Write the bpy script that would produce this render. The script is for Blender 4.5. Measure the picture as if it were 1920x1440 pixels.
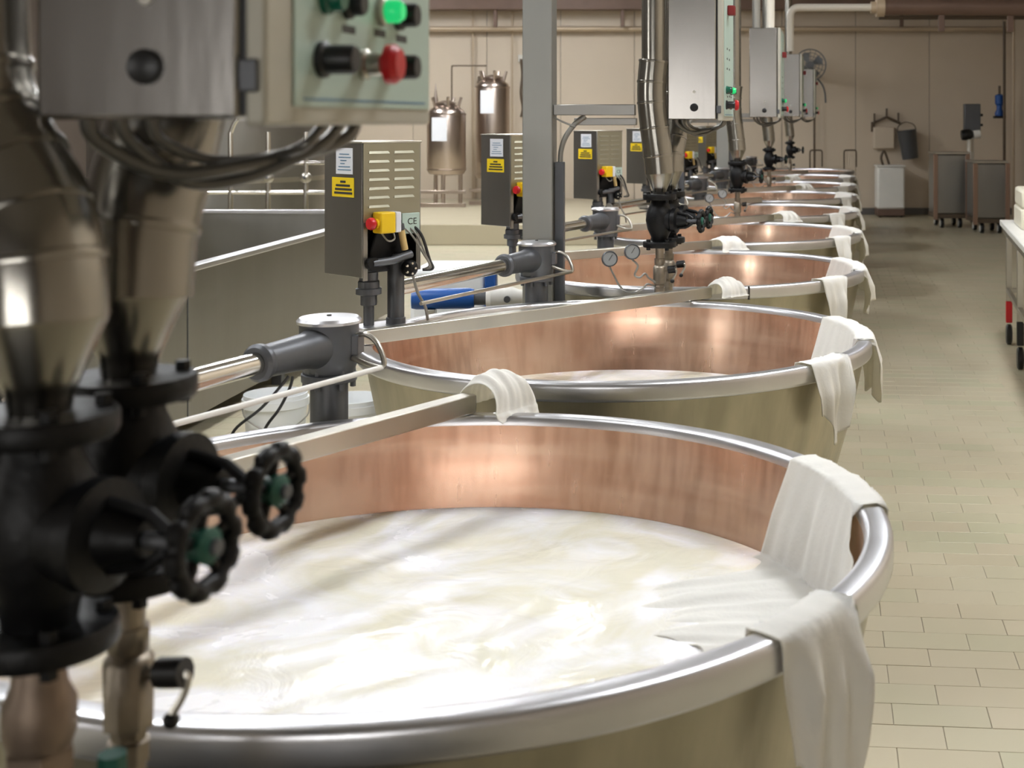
import bpy, math, random
from mathutils import Matrix, Vector, noise
R_ = math.radians
S = bpy.context.scene
COL = S.collection
for o in list(bpy.data.objects):
    bpy.data.objects.remove(o, do_unlink=True)

# ------------------------------------------------------------------ camera
F, PX, PY, H = 2480.0, 1330.0, 224.0, 1.56          # focal length and principal point in 1920x1440 pixels, eye height
cd = bpy.data.cameras.new('camera'); cam = bpy.data.objects.new('camera', cd); COL.objects.link(cam)
cd.sensor_fit = 'HORIZONTAL'; cd.sensor_width = 36.0; cd.lens = F / 1920 * 36
cd.shift_x = (960 - PX) / 1920; cd.shift_y = -(720 - PY) / 1920
cam.location = (0, 0, H); cam.rotation_euler = (R_(90), 0, 0)
cd.clip_start = .05; cd.clip_end = 100
cd.dof.use_dof = True; cd.dof.focus_distance = 4.2; cd.dof.aperture_fstop = 6.0
S.camera = cam
# ------------------------------------------------------------------ world, exposure
w = bpy.data.worlds.new('World'); S.world = w; w.use_nodes = True
w.node_tree.nodes['Background'].inputs[0].default_value = (.9, .92, 1, 1)
w.node_tree.nodes['Background'].inputs[1].default_value = .3
vs = S.view_settings
vs.view_transform = 'Standard'; vs.look = 'None'; vs.gamma = 1; vs.use_curve_mapping = False
vs.exposure = 0.88
LAMP = 40.0                                           # radiance of the fluorescent diffusers
LAMP_COL = (.95, .975, 1.0)
DAY = 7.0                                             # radiance of the frosted daylight windows
# lamps: x, y, length along y (two rows over the aisle sides, hung from the ceiling)
LAMPS = [(-2.5, 4.0), (-2.0, 8.0), (-1.5, 12.0), (-1.9, 15.6), (-2.6, 18.2),
         (1.30, 3.6), (1.7, 7.0),
         (-6.0, 5.0), (-5.6, 10.5), (-5.2, 15.5), (-5.4, 18.6)]

# ------------------------------------------------------------------ helpers
def lin(c):
    return tuple(((v / 255 / 12.92) if v / 255 <= .04045 else ((v / 255 + .055) / 1.055) ** 2.4) for v in c)

def mat(name, rgb, metal=0.0, rough=.5, var=0.0, vscale=4.0, stretch=(1, 1, 1), bump=0.0, bscale=40.0, rvar=0.0,
        spec=.5, emit=None, estr=0.0, rgb2=None, trans=0.0, sss=0.0, coat=0.0, detail=4.0):
    m = bpy.data.materials.new(name); m.use_nodes = True
    nt = m.node_tree; b = nt.nodes['Principled BSDF']
    c = (*lin(rgb), 1)
    b.inputs['Base Color'].default_value = c
    b.inputs['Metallic'].default_value = metal
    b.inputs['Roughness'].default_value = rough
    b.inputs['Specular IOR Level'].default_value = spec
    if coat: b.inputs['Coat Weight'].default_value = coat
    if sss:
        b.inputs['Subsurface Weight'].default_value = sss
        b.inputs['Subsurface Radius'].default_value = (.02, .018, .012)
        b.inputs['Subsurface Scale'].default_value = .5
    if emit:
        b.inputs['Emission Color'].default_value = (*emit, 1); b.inputs['Emission Strength'].default_value = estr
    if var or bump or rvar or rgb2:
        tc = nt.nodes.new('ShaderNodeTexCoord'); mp = nt.nodes.new('ShaderNodeMapping')
        mp.inputs['Scale'].default_value = stretch
        nt.links.new(tc.outputs['Object'], mp.inputs[0])
        n = nt.nodes.new('ShaderNodeTexNoise'); n.inputs['Scale'].default_value = vscale; n.inputs['Detail'].default_value = detail
        nt.links.new(mp.outputs[0], n.inputs['Vector'])
        if var or rgb2:
            r = nt.nodes.new('ShaderNodeValToRGB')
            lc = lin(rgb)
            c2 = lin(rgb2) if rgb2 else tuple(min(1, v * (1 + var)) for v in lc)
            c1 = lc if rgb2 else tuple(v * (1 - var) for v in lc)
            r.color_ramp.elements[0].position = .32; r.color_ramp.elements[1].position = .68
            r.color_ramp.elements[0].color = (*c1, 1); r.color_ramp.elements[1].color = (*c2, 1)
            nt.links.new(n.outputs['Fac'], r.inputs[0]); nt.links.new(r.outputs[0], b.inputs['Base Color'])
        if rvar:
            mr = nt.nodes.new('ShaderNodeMapRange')
            mr.inputs['To Min'].default_value = max(.03, rough - rvar); mr.inputs['To Max'].default_value = min(1, rough + rvar)
            nt.links.new(n.outputs['Fac'], mr.inputs['Value']); nt.links.new(mr.outputs[0], b.inputs['Roughness'])
        if bump:
            n2 = nt.nodes.new('ShaderNodeTexNoise'); n2.inputs['Scale'].default_value = bscale; n2.inputs['Detail'].default_value = 3
            nt.links.new(mp.outputs[0], n2.inputs['Vector'])
            bp = nt.nodes.new('ShaderNodeBump'); bp.inputs['Strength'].default_value = bump; bp.inputs['Distance'].default_value = .01
            nt.links.new(n2.outputs['Fac'], bp.inputs['Height']); nt.links.new(bp.outputs[0], b.inputs['Normal'])
    return m

M = {}
M['steel'] = mat('brushed_steel', (186, 182, 172), 1, .34, .10, 3, (1, 1, .25), .06, 60, .10)
M['steel_shell'] = mat('vat_steel', (176, 170, 152), 1, .38, .16, 4, (3, 3, .5), .10, 14, .10)
M['rim'] = mat('polished_rim_steel', (214, 214, 218), 1, .33, .05, 6, (1, 1, 1), .05, 20, .06)
M['chrome'] = mat('bright_tube', (225, 222, 215), 1, .16, .04, 5)
M['darksteel'] = mat('dark_painted_steel', (96, 98, 102), .55, .42, .08, 6, (1, 1, .4), .03, 40, .06)
M['housing'] = mat('cabinet_steel', (150, 148, 144), 1, .36, .07, 4, (1, 1, .2), .04, 50, .08)
M['cabsteel'] = mat('cabinet_front_steel', (160, 157, 153), 1, .24, .05, 3, (1, 1, .2), .03, 50, .05)
M['louver'] = mat('louvered_panel', (160, 157, 140), .9, .40, .05, 5)
M['jacket'] = mat('insulation_jacket', (150, 147, 140), 1, .22, .12, 3, (1, 1, .6), .10, 10, .08)
M['black'] = mat('black_cast_iron', (9, 9, 11), 0, .45, .15, 12, bump=.15, bscale=60, spec=.3)
M['rubber'] = mat('black_plastic', (15, 15, 17), 0, .4)
M['brass'] = mat('worn_brass_fitting', (150, 140, 126), .9, .42, .25, 14, bump=.1, bscale=50)
M['rust'] = mat('rusty_fitting', (132, 116, 102), .7, .5, .3, 10, bump=.15, bscale=40)
M['whiteplastic'] = mat('white_plastic', (228, 226, 220), 0, .4, .02, 5)
M['cream'] = mat('cream_plastic', (222, 216, 196), 0, .45, .02, 4)
M['yellow'] = mat('yellow_plastic', (236, 196, 18), 0, .4)
M['yellowlabel'] = mat('yellow_label', (238, 206, 26), 0, .5)
M['paper'] = mat('white_label', (222, 224, 230), 0, .6)
M['print'] = mat('dark_print', (52, 50, 46), 0, .6)
M['red'] = mat('red_plastic', (196, 26, 34), 0, .35)
M['darkred'] = mat('dark_red_plastic', (120, 22, 24), 0, .4)
M['blue'] = mat('blue_plastic', (14, 76, 150), 0, .4)
M['teal'] = mat('green_hub', (22, 84, 70), 0, .45)
M['greenlamp'] = mat('green_lamp', (20, 170, 90), 0, .2, emit=(.02, .85, .25), estr=.3)
M['greendark'] = mat('green_lens', (16, 92, 72), 0, .2)
M['panel'] = mat('pale_green_panel', (176, 196, 186), 0, .35, .02, 3)
M['blueline'] = mat('blue_line', (96, 132, 160), 0, .5)
M['beige'] = mat('beige_cabinet', (176, 173, 160), .2, .45)
M['cable'] = mat('grey_cable', (150, 148, 142), .5, .35)
M['darkcable'] = mat('dark_cable', (58, 58, 58), .2, .35)
M['hosegrey'] = mat('grey_armoured_hose', (104, 102, 97), .7, .32)
M['amber'] = mat('amber_oil_glass', (206, 178, 120), 0, .25)
M['glassface'] = mat('gauge_face', (140, 142, 142), 0, .3)
M['wall'] = mat('cream_wall', (202, 187, 167), 0, .45, .03, 1.2)
M['brownwall'] = mat('brown_wall', (104, 94, 86), 0, .6, .04, 2)  # walls behind and left, toned dark for what the steel reflects
M['column'] = mat('satin_column_steel', (158, 158, 153), .8, .42, .06, 4, (1, 1, .2), .03, 40, .06)
M['ceil'] = mat('ceiling_paint', (150, 144, 136), 0, .8)
M['plinth'] = mat('dark_baseboard', (96, 92, 88), 0, .4)
M['beam'] = mat('brown_beam', (112, 90, 78), .2, .5, .08, 4)
M['beigepipe'] = mat('beige_pipe', (188, 170, 146), .2, .4)
M['brownpipe'] = mat('brown_pipe', (92, 78, 64), .3, .45)
M['whitepipe'] = mat('white_pipe', (220, 214, 202), 0, .4)
M['tank'] = mat('tank_steel', (190, 176, 166), 1, .3, .06, 3, (1, 1, .3), .03, 20, .05)
M['copperedge'] = mat('copper_edge', (150, 122, 104), .5, .45)
M['fanblade'] = mat('fan_grey', (120, 122, 126), .5, .4)
M['milkwhite'] = mat('bucket_white', (236, 238, 238), 0, .35)
M['lamp'] = mat('lamp_diffuser', (255, 250, 240), 0, .5, emit=LAMP_COL, estr=LAMP)
M['housingw'] = mat('lamp_housing', (226, 226, 222), 0, .5)
M['grout'] = mat('grout', (150, 140, 120), 0, .6)

# copper lining: pinkish metal with vertical run marks and a pale scale line
def copper():
    m = mat('copper_lining', (222, 160, 128), 1, .36)
    nt = m.node_tree; b = nt.nodes['Principled BSDF']
    tc = nt.nodes.new('ShaderNodeTexCoord')
    def noise_(scale, st, det=4):
        mp = nt.nodes.new('ShaderNodeMapping'); mp.inputs['Scale'].default_value = st
        n = nt.nodes.new('ShaderNodeTexNoise'); n.inputs['Scale'].default_value = scale; n.inputs['Detail'].default_value = det
        nt.links.new(tc.outputs['Object'], mp.inputs[0]); nt.links.new(mp.outputs[0], n.inputs['Vector'])
        return n
    streak = noise_(34, (1, 1, .07), 6); patch = noise_(3.2, (1, 1, 1.4), 4); band = noise_(9, (.15, .15, 2.2), 3)
    r1 = nt.nodes.new('ShaderNodeValToRGB')
    r1.color_ramp.elements[0].position = .3; r1.color_ramp.elements[0].color = (*lin((204, 164, 140)), 1)
    r1.color_ramp.elements[1].position = .7; r1.color_ramp.elements[1].color = (*lin((230, 202, 180)), 1)
    nt.links.new(patch.outputs['Fac'], r1.inputs[0])
    r2 = nt.nodes.new('ShaderNodeValToRGB')
    r2.color_ramp.elements[0].position = .34; r2.color_ramp.elements[0].color = (.62, .58, .56, 1)
    r2.color_ramp.elements[1].position = .56; r2.color_ramp.elements[1].color = (1, 1, 1, 1)
    nt.links.new(streak.outputs['Fac'], r2.inputs[0])
    mx = nt.nodes.new('ShaderNodeMixRGB'); mx.blend_type = 'MULTIPLY'; mx.inputs[0].default_value = .36
    nt.links.new(r1.outputs[0], mx.inputs[1]); nt.links.new(r2.outputs[0], mx.inputs[2])
    r3 = nt.nodes.new('ShaderNodeValToRGB')
    r3.color_ramp.elements[0].position = .52; r3.color_ramp.elements[0].color = (0, 0, 0, 1)
    r3.color_ramp.elements[1].position = .72; r3.color_ramp.elements[1].color = (.55, .55, .55, 1)
    nt.links.new(band.outputs['Fac'], r3.inputs[0])
    mx2 = nt.nodes.new('ShaderNodeMixRGB'); mx2.inputs[2].default_value = (*lin((234, 208, 186)), 1)
    nt.links.new(r3.outputs[0], mx2.inputs[0]); nt.links.new(mx.outputs[0], mx2.inputs[1])
    nt.links.new(mx2.outputs[0], b.inputs['Base Color'])
    mr = nt.nodes.new('ShaderNodeMapRange'); mr.inputs['To Min'].default_value = .15; mr.inputs['To Max'].default_value = .33
    nt.links.new(streak.outputs['Fac'], mr.inputs['Value']); nt.links.new(mr.outputs[0], b.inputs['Roughness'])
    b.inputs['Metallic'].default_value = .80
    return m
M['copper'] = copper()

def milk_mat():
    m = mat('milk', (240, 238, 222), 0, .16, spec=.5, sss=.15)
    nt = m.node_tree; b = nt.nodes['Principled BSDF']
    tc = nt.nodes.new('ShaderNodeTexCoord')
    n = nt.nodes.new('ShaderNodeTexNoise'); n.inputs['Scale'].default_value = 3.0; n.inputs['Detail'].default_value = 5; n.inputs['Distortion'].default_value = 1.4
    nt.links.new(tc.outputs['Object'], n.inputs['Vector'])
    r = nt.nodes.new('ShaderNodeValToRGB')
    r.color_ramp.elements[0].position = .40; r.color_ramp.elements[0].color = (*lin((234, 230, 212)), 1)
    r.color_ramp.elements[1].position = .58; r.color_ramp.elements[1].color = (*lin((250, 250, 254)), 1)
    nt.links.new(n.outputs['Fac'], r.inputs[0]); nt.links.new(r.outputs[0], b.inputs['Base Color'])
    mr = nt.nodes.new('ShaderNodeMapRange'); mr.inputs['From Min'].default_value = .35; mr.inputs['From Max'].default_value = .65
    mr.inputs['To Min'].default_value = .10; mr.inputs['To Max'].default_value = .32
    nt.links.new(n.outputs['Fac'], mr.inputs['Value']); nt.links.new(mr.outputs[0], b.inputs['Roughness'])
    n2 = nt.nodes.new('ShaderNodeTexNoise'); n2.inputs['Scale'].default_value = 9; n2.inputs['Detail'].default_value = 5; n2.inputs['Distortion'].default_value = 1.0
    nt.links.new(tc.outputs['Object'], n2.inputs['Vector'])
    bp = nt.nodes.new('ShaderNodeBump'); bp.inputs['Strength'].default_value = .22; bp.inputs['Distance'].default_value = .02
    nt.links.new(n2.outputs['Fac'], bp.inputs['Height']); nt.links.new(bp.outputs[0], b.inputs['Normal'])
    return m
M['milk'] = milk_mat()

def cloth_mat():
    m = mat('white_cheesecloth', (246, 245, 242), 0, .85, .03, 8, bump=.12, bscale=90, spec=.2)
    nt = m.node_tree; b = nt.nodes['Principled BSDF']; out = nt.nodes['Material Output']
    tr = nt.nodes.new('ShaderNodeBsdfTranslucent'); tr.inputs[0].default_value = (*lin((236, 230, 206)), 1)
    mx = nt.nodes.new('ShaderNodeMixShader'); mx.inputs[0].default_value = .28
    nt.links.new(b.outputs[0], mx.inputs[1]); nt.links.new(tr.outputs[0], mx.inputs[2]); nt.links.new(mx.outputs[0], out.inputs[0])
    return m
M['cloth'] = cloth_mat()

def tile_mat(name, individual):
    m = mat(name, (200, 192, 168), 0, .22, spec=.5)
    nt = m.node_tree; b = nt.nodes['Principled BSDF']
    if individual:
        src = nt.nodes.new('ShaderNodeObjectInfo').outputs['Random']
    else:
        a = nt.nodes.new('ShaderNodeAttribute'); a.attribute_name = 'tone'; src = a.outputs['Fac']
    r = nt.nodes.new('ShaderNodeValToRGB')
    r.color_ramp.elements[0].color = (*lin((182, 172, 147)), 1); r.color_ramp.elements[1].color = (*lin((177, 173, 146)), 1)
    e = r.color_ramp.elements.new(.5); e.color = (*lin((186, 176, 152)), 1)
    nt.links.new(src, r.inputs[0]); nt.links.new(r.outputs[0], b.inputs['Base Color'])
    g = nt.nodes.new('ShaderNodeNewGeometry')
    n = nt.nodes.new('ShaderNodeTexNoise'); n.inputs['Scale'].default_value = 1.6; n.inputs['Detail'].default_value = 4
    nt.links.new(g.outputs['Position'], n.inputs['Vector'])
    mr = nt.nodes.new('ShaderNodeMapRange'); mr.inputs['To Min'].default_value = .26; mr.inputs['To Max'].default_value = .42
    nt.links.new(n.outputs['Fac'], mr.inputs['Value']); nt.links.new(mr.outputs[0], b.inputs['Roughness'])
    return m
M['tile'] = tile_mat('floor_tile', True); M['tilefield'] = tile_mat('floor_tile_field', False)

def spline(pts, k=8, closed=False):
    P = [Vector(p) for p in pts]; n = len(P); out = []
    rng = range(n) if closed else range(n - 1)
    for i in rng:
        g = (lambda j: P[j % n]) if closed else (lambda j: P[max(0, min(n - 1, j))])
        p0, p1, p2, p3 = g(i - 1), g(i), g(i + 1), g(i + 2)
        for q in range(k):
            t = q / k
            out.append(.5 * ((2 * p1) + (p2 - p0) * t + (2 * p0 - 5 * p1 + 4 * p2 - p3) * t * t + (3 * p1 - p0 - 3 * p2 + p3) * t ** 3))
    if not closed: out.append(P[-1])
    return out

def axm(p, d):
    """matrix taking local z to direction d at point p"""
    q = Vector(d).normalized().to_track_quat('Z', 'Y')
    return Matrix.Translation(Vector(p)) @ q.to_matrix().to_4x4()

class MB:
    def __init__(s): s.v = []; s.f = []
    def add(s, vs, fs, Mx=None):
        o = len(s.v)
        s.v += [tuple(Mx @ Vector(v)) if Mx else tuple(v) for v in vs]
        s.f += [tuple(i + o for i in f) for f in fs]
        return s
    def box(s, lo, hi, Mx=None):
        x0, y0, z0 = lo; x1, y1, z1 = hi
        return s.add([(x0, y0, z0), (x1, y0, z0), (x1, y1, z0), (x0, y1, z0), (x0, y0, z1), (x1, y0, z1), (x1, y1, z1), (x0, y1, z1)],
                     [(0, 3, 2, 1), (4, 5, 6, 7), (0, 1, 5, 4), (1, 2, 6, 5), (2, 3, 7, 6), (3, 0, 4, 7)], Mx)
    def lathe(s, prof, n=40, Mx=None):
        vs = []; idx = []
        for r, z in prof:
            if r < 1e-6: idx.append([len(vs)] * n); vs.append((0, 0, z))
            else:
                idx.append(list(range(len(vs), len(vs) + n)))
                vs += [(r * math.cos(2 * math.pi * i / n), r * math.sin(2 * math.pi * i / n), z) for i in range(n)]
        fs = []
        for a, b in zip(idx[:-1], idx[1:]):
            for i in range(n):
                j = (i + 1) % n
                q = []
                for k in (a[i], a[j], b[j], b[i]):
                    if k not in q: q.append(k)
                if len(q) > 2: fs.append(tuple(q))
        return s.add(vs, fs, Mx)
    def cyl(s, p, d, r, l, n=24, r2=None):
        r2 = r if r2 is None else r2
        return s.lathe([(0, 0), (r, 0), (r2, l), (0, l)], n, axm(p, d))
    def tube(s, pts, r, n=10, closed=False):
        P = [Vector(p) for p in pts]; m = len(P)
        rs = r if isinstance(r, (list, tuple)) else [r] * m
        T = []
        for i in range(m):
            a = P[(i - 1) % m] if closed else P[max(0, i - 1)]; b = P[(i + 1) % m] if closed else P[min(m - 1, i + 1)]
            T.append((b - a).normalized())
        nrm = T[0].orthogonal().normalized(); vs = []
        for i in range(m):
            nrm = (nrm - T[i] * nrm.dot(T[i])).normalized(); bi = T[i].cross(nrm)
            vs += [P[i] + (nrm * math.cos(2 * math.pi * k / n) + bi * math.sin(2 * math.pi * k / n)) * rs[i] for k in range(n)]
        fs = []
        for i in range(m if closed else m - 1):
            for k in range(n):
                a = i * n; b = ((i + 1) % m) * n
                fs.append((a + k, a + (k + 1) % n, b + (k + 1) % n, b + k))
        if not closed:
            fs.append(tuple(range(n))[::-1]); fs.append(tuple((m - 1) * n + k for k in range(n)))
        return s.add(vs, fs)
    def ball(s, c, r, n=14):
        return s.lathe([(r * math.sin(math.pi * i / 8), -r * math.cos(math.pi * i / 8)) for i in range(9)], n, Matrix.Translation(c))
    def mesh(s, name, ang=38):
        me = bpy.data.meshes.new(name); me.from_pydata(s.v, [], s.f); me.update()
        me.polygons.foreach_set('use_smooth', [True] * len(me.polygons))
        me.set_sharp_from_angle(angle=R_(ang))
        return me
    def build(s, name, material, parent=None, bevel=0.0, ang=38, loc=None):
        o = bpy.data.objects.new(name, s.mesh(name, ang)); COL.objects.link(o)
        o.data.materials.append(M[material])
        if parent: o.parent = parent
        if loc: o.location = loc
        if bevel:
            b = o.modifiers.new('Bevel', 'BEVEL'); b.width = bevel; b.segments = 2; b.limit_method = 'ANGLE'; b.angle_limit = R_(40)
        return o

def tag(o, label, cat, group=None, kind=None):
    o['label'] = label; o['category'] = cat
    if group: o['group'] = group
    if kind: o['kind'] = kind
    return o
def struct(o, label=None):
    o['kind'] = 'structure'
    if label: o['label'] = label
    return o
def thing(name, label, cat, loc=(0, 0, 0), rz=0, group=None):
    o = bpy.data.objects.new(name, None); COL.objects.link(o); o.empty_display_size = .1
    o.location = loc; o.rotation_euler = (0, 0, rz)
    return tag(o, label, cat, group)
def copy_tree(o, parent=None):
    c = o.copy(); COL.objects.link(c); c.parent = parent
    for ch in list(o.children): copy_tree(ch, c)
    return c
def dup(root, loc, label, rz=None):
    c = copy_tree(root); c.location = loc; c['label'] = label
    if rz is not None: c.rotation_euler = (0, 0, rz)
    return c
def at(px, py, d):
    return Vector(((px - PX) / F * d, d, H - (py - PY) / F * d))

ROW = Vector((.21, 1.989, 0))                 # step from one vat to the next
V1 = Vector((-.510, 2.343, 0))
def vc(n): return V1 + ROW * (n - 1)
ORD = ['zeroth', 'nearest', 'second', 'third', 'fourth', 'fifth', 'sixth', 'seventh', 'eighth', 'farthest']

# ================================================================== the room
TA = math.atan2(.085, 1)                       # floor tiles turned a little against the view
ca, sa = math.cos(TA), math.sin(TA)
def t2w(u, v): return (u * ca + v * sa, -u * sa + v * ca)
fl = MB().box((-10, -5, -.20), (7, 22.2, -.003)).build('floor', 'grout'); struct(fl, 'beige running-bond tiled floor of the dairy hall')
TL, TW, GAP, TD = .25, .125, .0026, .006
random.seed(5)
cells = []
for j in range(-40, 190):
    v = j * TW
    for i in range(-48, 34):
        u = i * TL + (TL / 2 if j % 2 else 0) + .06
        x, y = t2w(u, v)
        if -9.6 < x < 6.8 and -4.6 < y < 21.9: cells.append((x, y, u, v))
def vis(x, y):
    if y < 1.5: return False
    px = PX + F * x / y; py = PY + F * H / y
    lat = (x - V1.x) - (y - V1.y) * .1056
    return 1380 < px < 1990 and py < 1500 and lat > .55
near = sorted([c for c in cells if vis(c[0], c[1])], key=lambda c: c[1])[:300]
ns = set(near)
hu, hv = (TL - GAP) / 2, (TW - GAP) / 2
bz = .0006
tm = MB().add([(-hu, -hv, -TD), (hu, -hv, -TD), (hu, hv, -TD), (-hu, hv, -TD),
               (-hu, -hv, -bz), (hu, -hv, -bz), (hu, hv, -bz), (-hu, hv, -bz),
               (-hu + bz, -hv + bz, 0), (hu - bz, -hv + bz, 0), (hu - bz, hv - bz, 0), (-hu + bz, hv - bz, 0)],
              [(0, 1, 5, 4), (1, 2, 6, 5), (2, 3, 7, 6), (3, 0, 4, 7), (4, 5, 9, 8), (5, 6, 10, 9), (6, 7, 11, 10), (7, 4, 8, 11), (8, 9, 10, 11)]).mesh('tile', 20)
tm.materials.append(M['tile'])
for x, y, u, v in near:
    o = bpy.data.objects.new('tile', tm); COL.objects.link(o); o.parent = fl
    o.location = (x, y, random.uniform(-.0004, .0004)); o.rotation_euler = (random.uniform(-.0006, .0006), random.uniform(-.0006, .0006), -TA)
tv = []; tf = []; tone = []
for c in cells:
    if c in ns: continue
    x, y, u, v = c; o = len(tv); z = random.uniform(-.0003, .0003)
    for zz in (-TD, z):
        for du, dv in ((-hu, -hv), (hu, -hv), (hu, hv), (-hu, hv)):
            wx, wy = t2w(u + du, v + dv); tv.append((wx, wy, zz))
    tf += [(o + 4, o + 5, o + 6, o + 7), (o, o + 1, o + 5, o + 4), (o + 1, o + 2, o + 6, o + 5), (o + 2, o + 3, o + 7, o + 6), (o + 3, o, o + 4, o + 7)]
    tone += [random.random()] * 5
me = bpy.data.meshes.new('tile_field'); me.from_pydata(tv, [], tf); me.update()
att = me.attributes.new('tone', 'FLOAT', 'FACE'); att.data.foreach_set('value', tone)
me.materials.append(M['tilefield'])
o = bpy.data.objects.new('tile_field', me); COL.objects.link(o); o.parent = fl; o['kind'] = 'stuff'

WY = 21.7; CH = 4.4
wb = MB().box((-10, WY + .02, 0), (7, WY + .3, CH)).build('wall_back', 'plinth'); struct(wb, 'cream panelled far wall of the hall')
seams = [-9.8 + 1.21 * k + .1 for k in range(15)]
for a, b in zip(seams[:-1], seams[1:]):
    if a > 6: break
    MB().box((a + .004, WY, .0), (b - .004, WY + .03, CH)).build('wall_panel', 'wall', wb, .003)
struct(MB().box((-9.9, WY - .02, 0), (5.2, WY - .001, .11)).build('baseboard_back', 'plinth', None, .004), 'dark grey baseboard along the far wall')
# right wall follows the row of vats
rw = MB(); x0, x1 = 5.0 - .1056 * 26, 5.0
rw.add([(x0, -5, 0), (x1, WY, 0), (x1 + .2, WY, 0), (x0 + .2, -5, 0), (x0, -5, CH), (x1, WY, CH), (x1 + .2, WY, CH), (x0 + .2, -5, CH)],
       [(0, 3, 2, 1), (4, 5, 6, 7), (0, 1, 5, 4), (1, 2, 6, 5), (2, 3, 7, 6), (3, 0, 4, 7)])
struct(rw.build('wall_right', 'wall'), 'cream wall at the right beyond the aisle')
# walls behind and far left of the viewer, each with a frosted window
wl = MB().box((-9.9, -5, 0), (-9.6, -4.0, CH)).box((-9.9, -2.0, 0), (-9.6, WY, CH)).box((-9.9, -4.0, 0), (-9.6, -2.0, 1.5)).box((-9.9, -4.0, 3.0), (-9.6, -2.0, CH))
struct(wl.build('wall_left', 'brownwall'), 'brown wall far at the left, darkened for reflections')
wf = MB().box((-9.6, -4.9, 0), (-3.4, -4.6, CH)).box((.5, -4.9, 0), (6.5, -4.6, CH)).box((-3.4, -4.9, 0), (.5, -4.6, 1.30)).box((-3.4, -4.9, 1.90), (.5, -4.6, CH))
struct(wf.build('wall_front', 'brownwall'), 'brown wall behind the viewer, darkened for reflections')
def window(name, Mx, wd, z0, z1, lab):
    t = bpy.data.objects.new(name, None); COL.objects.link(t); t.matrix_world = Mx; struct(t, lab)
    h = .05
    for lo, hi in (((0, 0, z0), (wd, .08, z0 + h)), ((0, 0, z1 - h), (wd, .08, z1)), ((0, 0, z0 + h), (h, .08, z1 - h)), ((wd - h, 0, z0 + h), (wd, .08, z1 - h)), ((wd / 2 - .03, 0, z0 + h), (wd / 2 + .03, .08, z1 - h))):
        MB().box(lo, hi).build('window_frame', 'housingw', t, .004)
    for a, b in ((h, wd / 2 - .03), (wd / 2 + .03, wd - h)):
        MB().box((a, .03, z0 + h), (b, .04, z1 - h)).build('pane', 'day', t)
M['day'] = mat('daylit_frosted_glass', (240, 245, 250), 0, .4, emit=(1.0, .98, .95), estr=DAY)
window('window_1', Matrix.Translation((.5, -4.65, 0)) @ Matrix.Rotation(math.pi, 4, 'Z'), 3.9, 1.30, 1.90, 'frosted window behind the viewer')
window('window_2', Matrix.Translation((-9.65, -4.0, 0)) @ Matrix.Rotation(math.pi / 2, 4, 'Z'), 2.0, 1.5, 3.0, 'frosted window in the far left wall')
struct(MB().box((-10, -5, CH), (7, 22.2, CH + .15)).build('ceiling', 'ceil'), 'pale ceiling carrying the lamps')
pl = MB().box((-9.4, 16.4, 0), (.1, WY - .03, .26)).build('floor_platform', 'tilefield', None, .01)
struct(pl, 'low raised beige platform along the far wall')

for i, (x, y) in enumerate(LAMPS):
    t = thing('ceiling_lamp', 'long white fluorescent ceiling lamp above the hall', 'lamp', (x, y, CH - .32), -.105, 'fluorescent ceiling lamps')
    MB().box((-.16, -.78, .02), (.16, .78, .09)).build('housing', 'housingw', t, .01)
    MB().box((-.14, -.75, 0), (.14, .75, .02)).build('diffuser', 'lamp', t, .004)
    for yy in (-.5, .5):
        MB().cyl((0, yy, .09), (0, 0, 1), .006, .23, 8).build('hanger', 'steel', t)

# ================================================================== the vats
def make_vat(label):
    t = thing('cheese_vat', label, 'vat', vc(1), 0, 'row of copper-lined cheese vats')
    N = 128
    MB().lathe([(.0, .125), (.575, .125), (.61, .19), (.665, .32), (.722, .48), (.768, .64), (.800, .80), (.806, .815), (.797, .815), (.79, .80), (.76, .645), (.715, .49), (.655, .33), (.55, .17), (0, .17)][:8], N).build('steel_shell', 'steel_shell', t)
    MB().lathe([(.779, .838), (.780, .853), (.785, .859), (.793, .8605), (.815, .8605), (.823, .859), (.828, .853), (.8285, .845), (.8285, .818), (.826, .811), (.820, .808), (.800, .808)], N).build('rim', 'rim', t, ang=60)
    MB().lathe([(.781, .850), (.778, .80), (.770, .74), (.756, .65), (.735, .55), (.69, .42), (.60, .30), (.45, .22), (.25, .18), (0, .17)], N).build('copper_lining', 'copper', t, ang=60)
    MB().lathe([(0, .0), (.50, .0), (.50, .03), (.485, .04), (.485, .13), (0, .13)], 64).build('foot_ring', 'steel', t)
    return t
vat = make_vat('nearest open copper-lined steel vat, full of white milk, in the foreground')
VL = {2: 'second copper-lined vat from the front, a little milk showing below a long steel bar',
      3: 'third copper-lined vat from the front, behind the two pressure gauges',
      4: 'fourth copper-lined steel vat from the front of the row',
      5: 'fifth copper-lined steel vat from the front of the row',
      6: 'sixth copper-lined steel vat from the front of the row',
      7: 'seventh copper-lined steel vat from the front, far down the row',
      8: 'eighth copper-lined steel vat, last but one at the far end',
      9: 'ninth and farthest copper-lined vat, at the end of the row'}
for n in range(2, 10): dup(vat, vc(n), VL[n])
# a joint in the rim band of the third vat
v3 = [o for o in COL.objects if o.get('label') == VL[3]][0]
MB().box((-.004, -.0035, .806), (.003, .0035, .862), Matrix.Rotation(R_(-72), 4, 'Z') @ Matrix.Translation((.8275, 0, 0))).build('rim_joint', 'print', v3)

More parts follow.
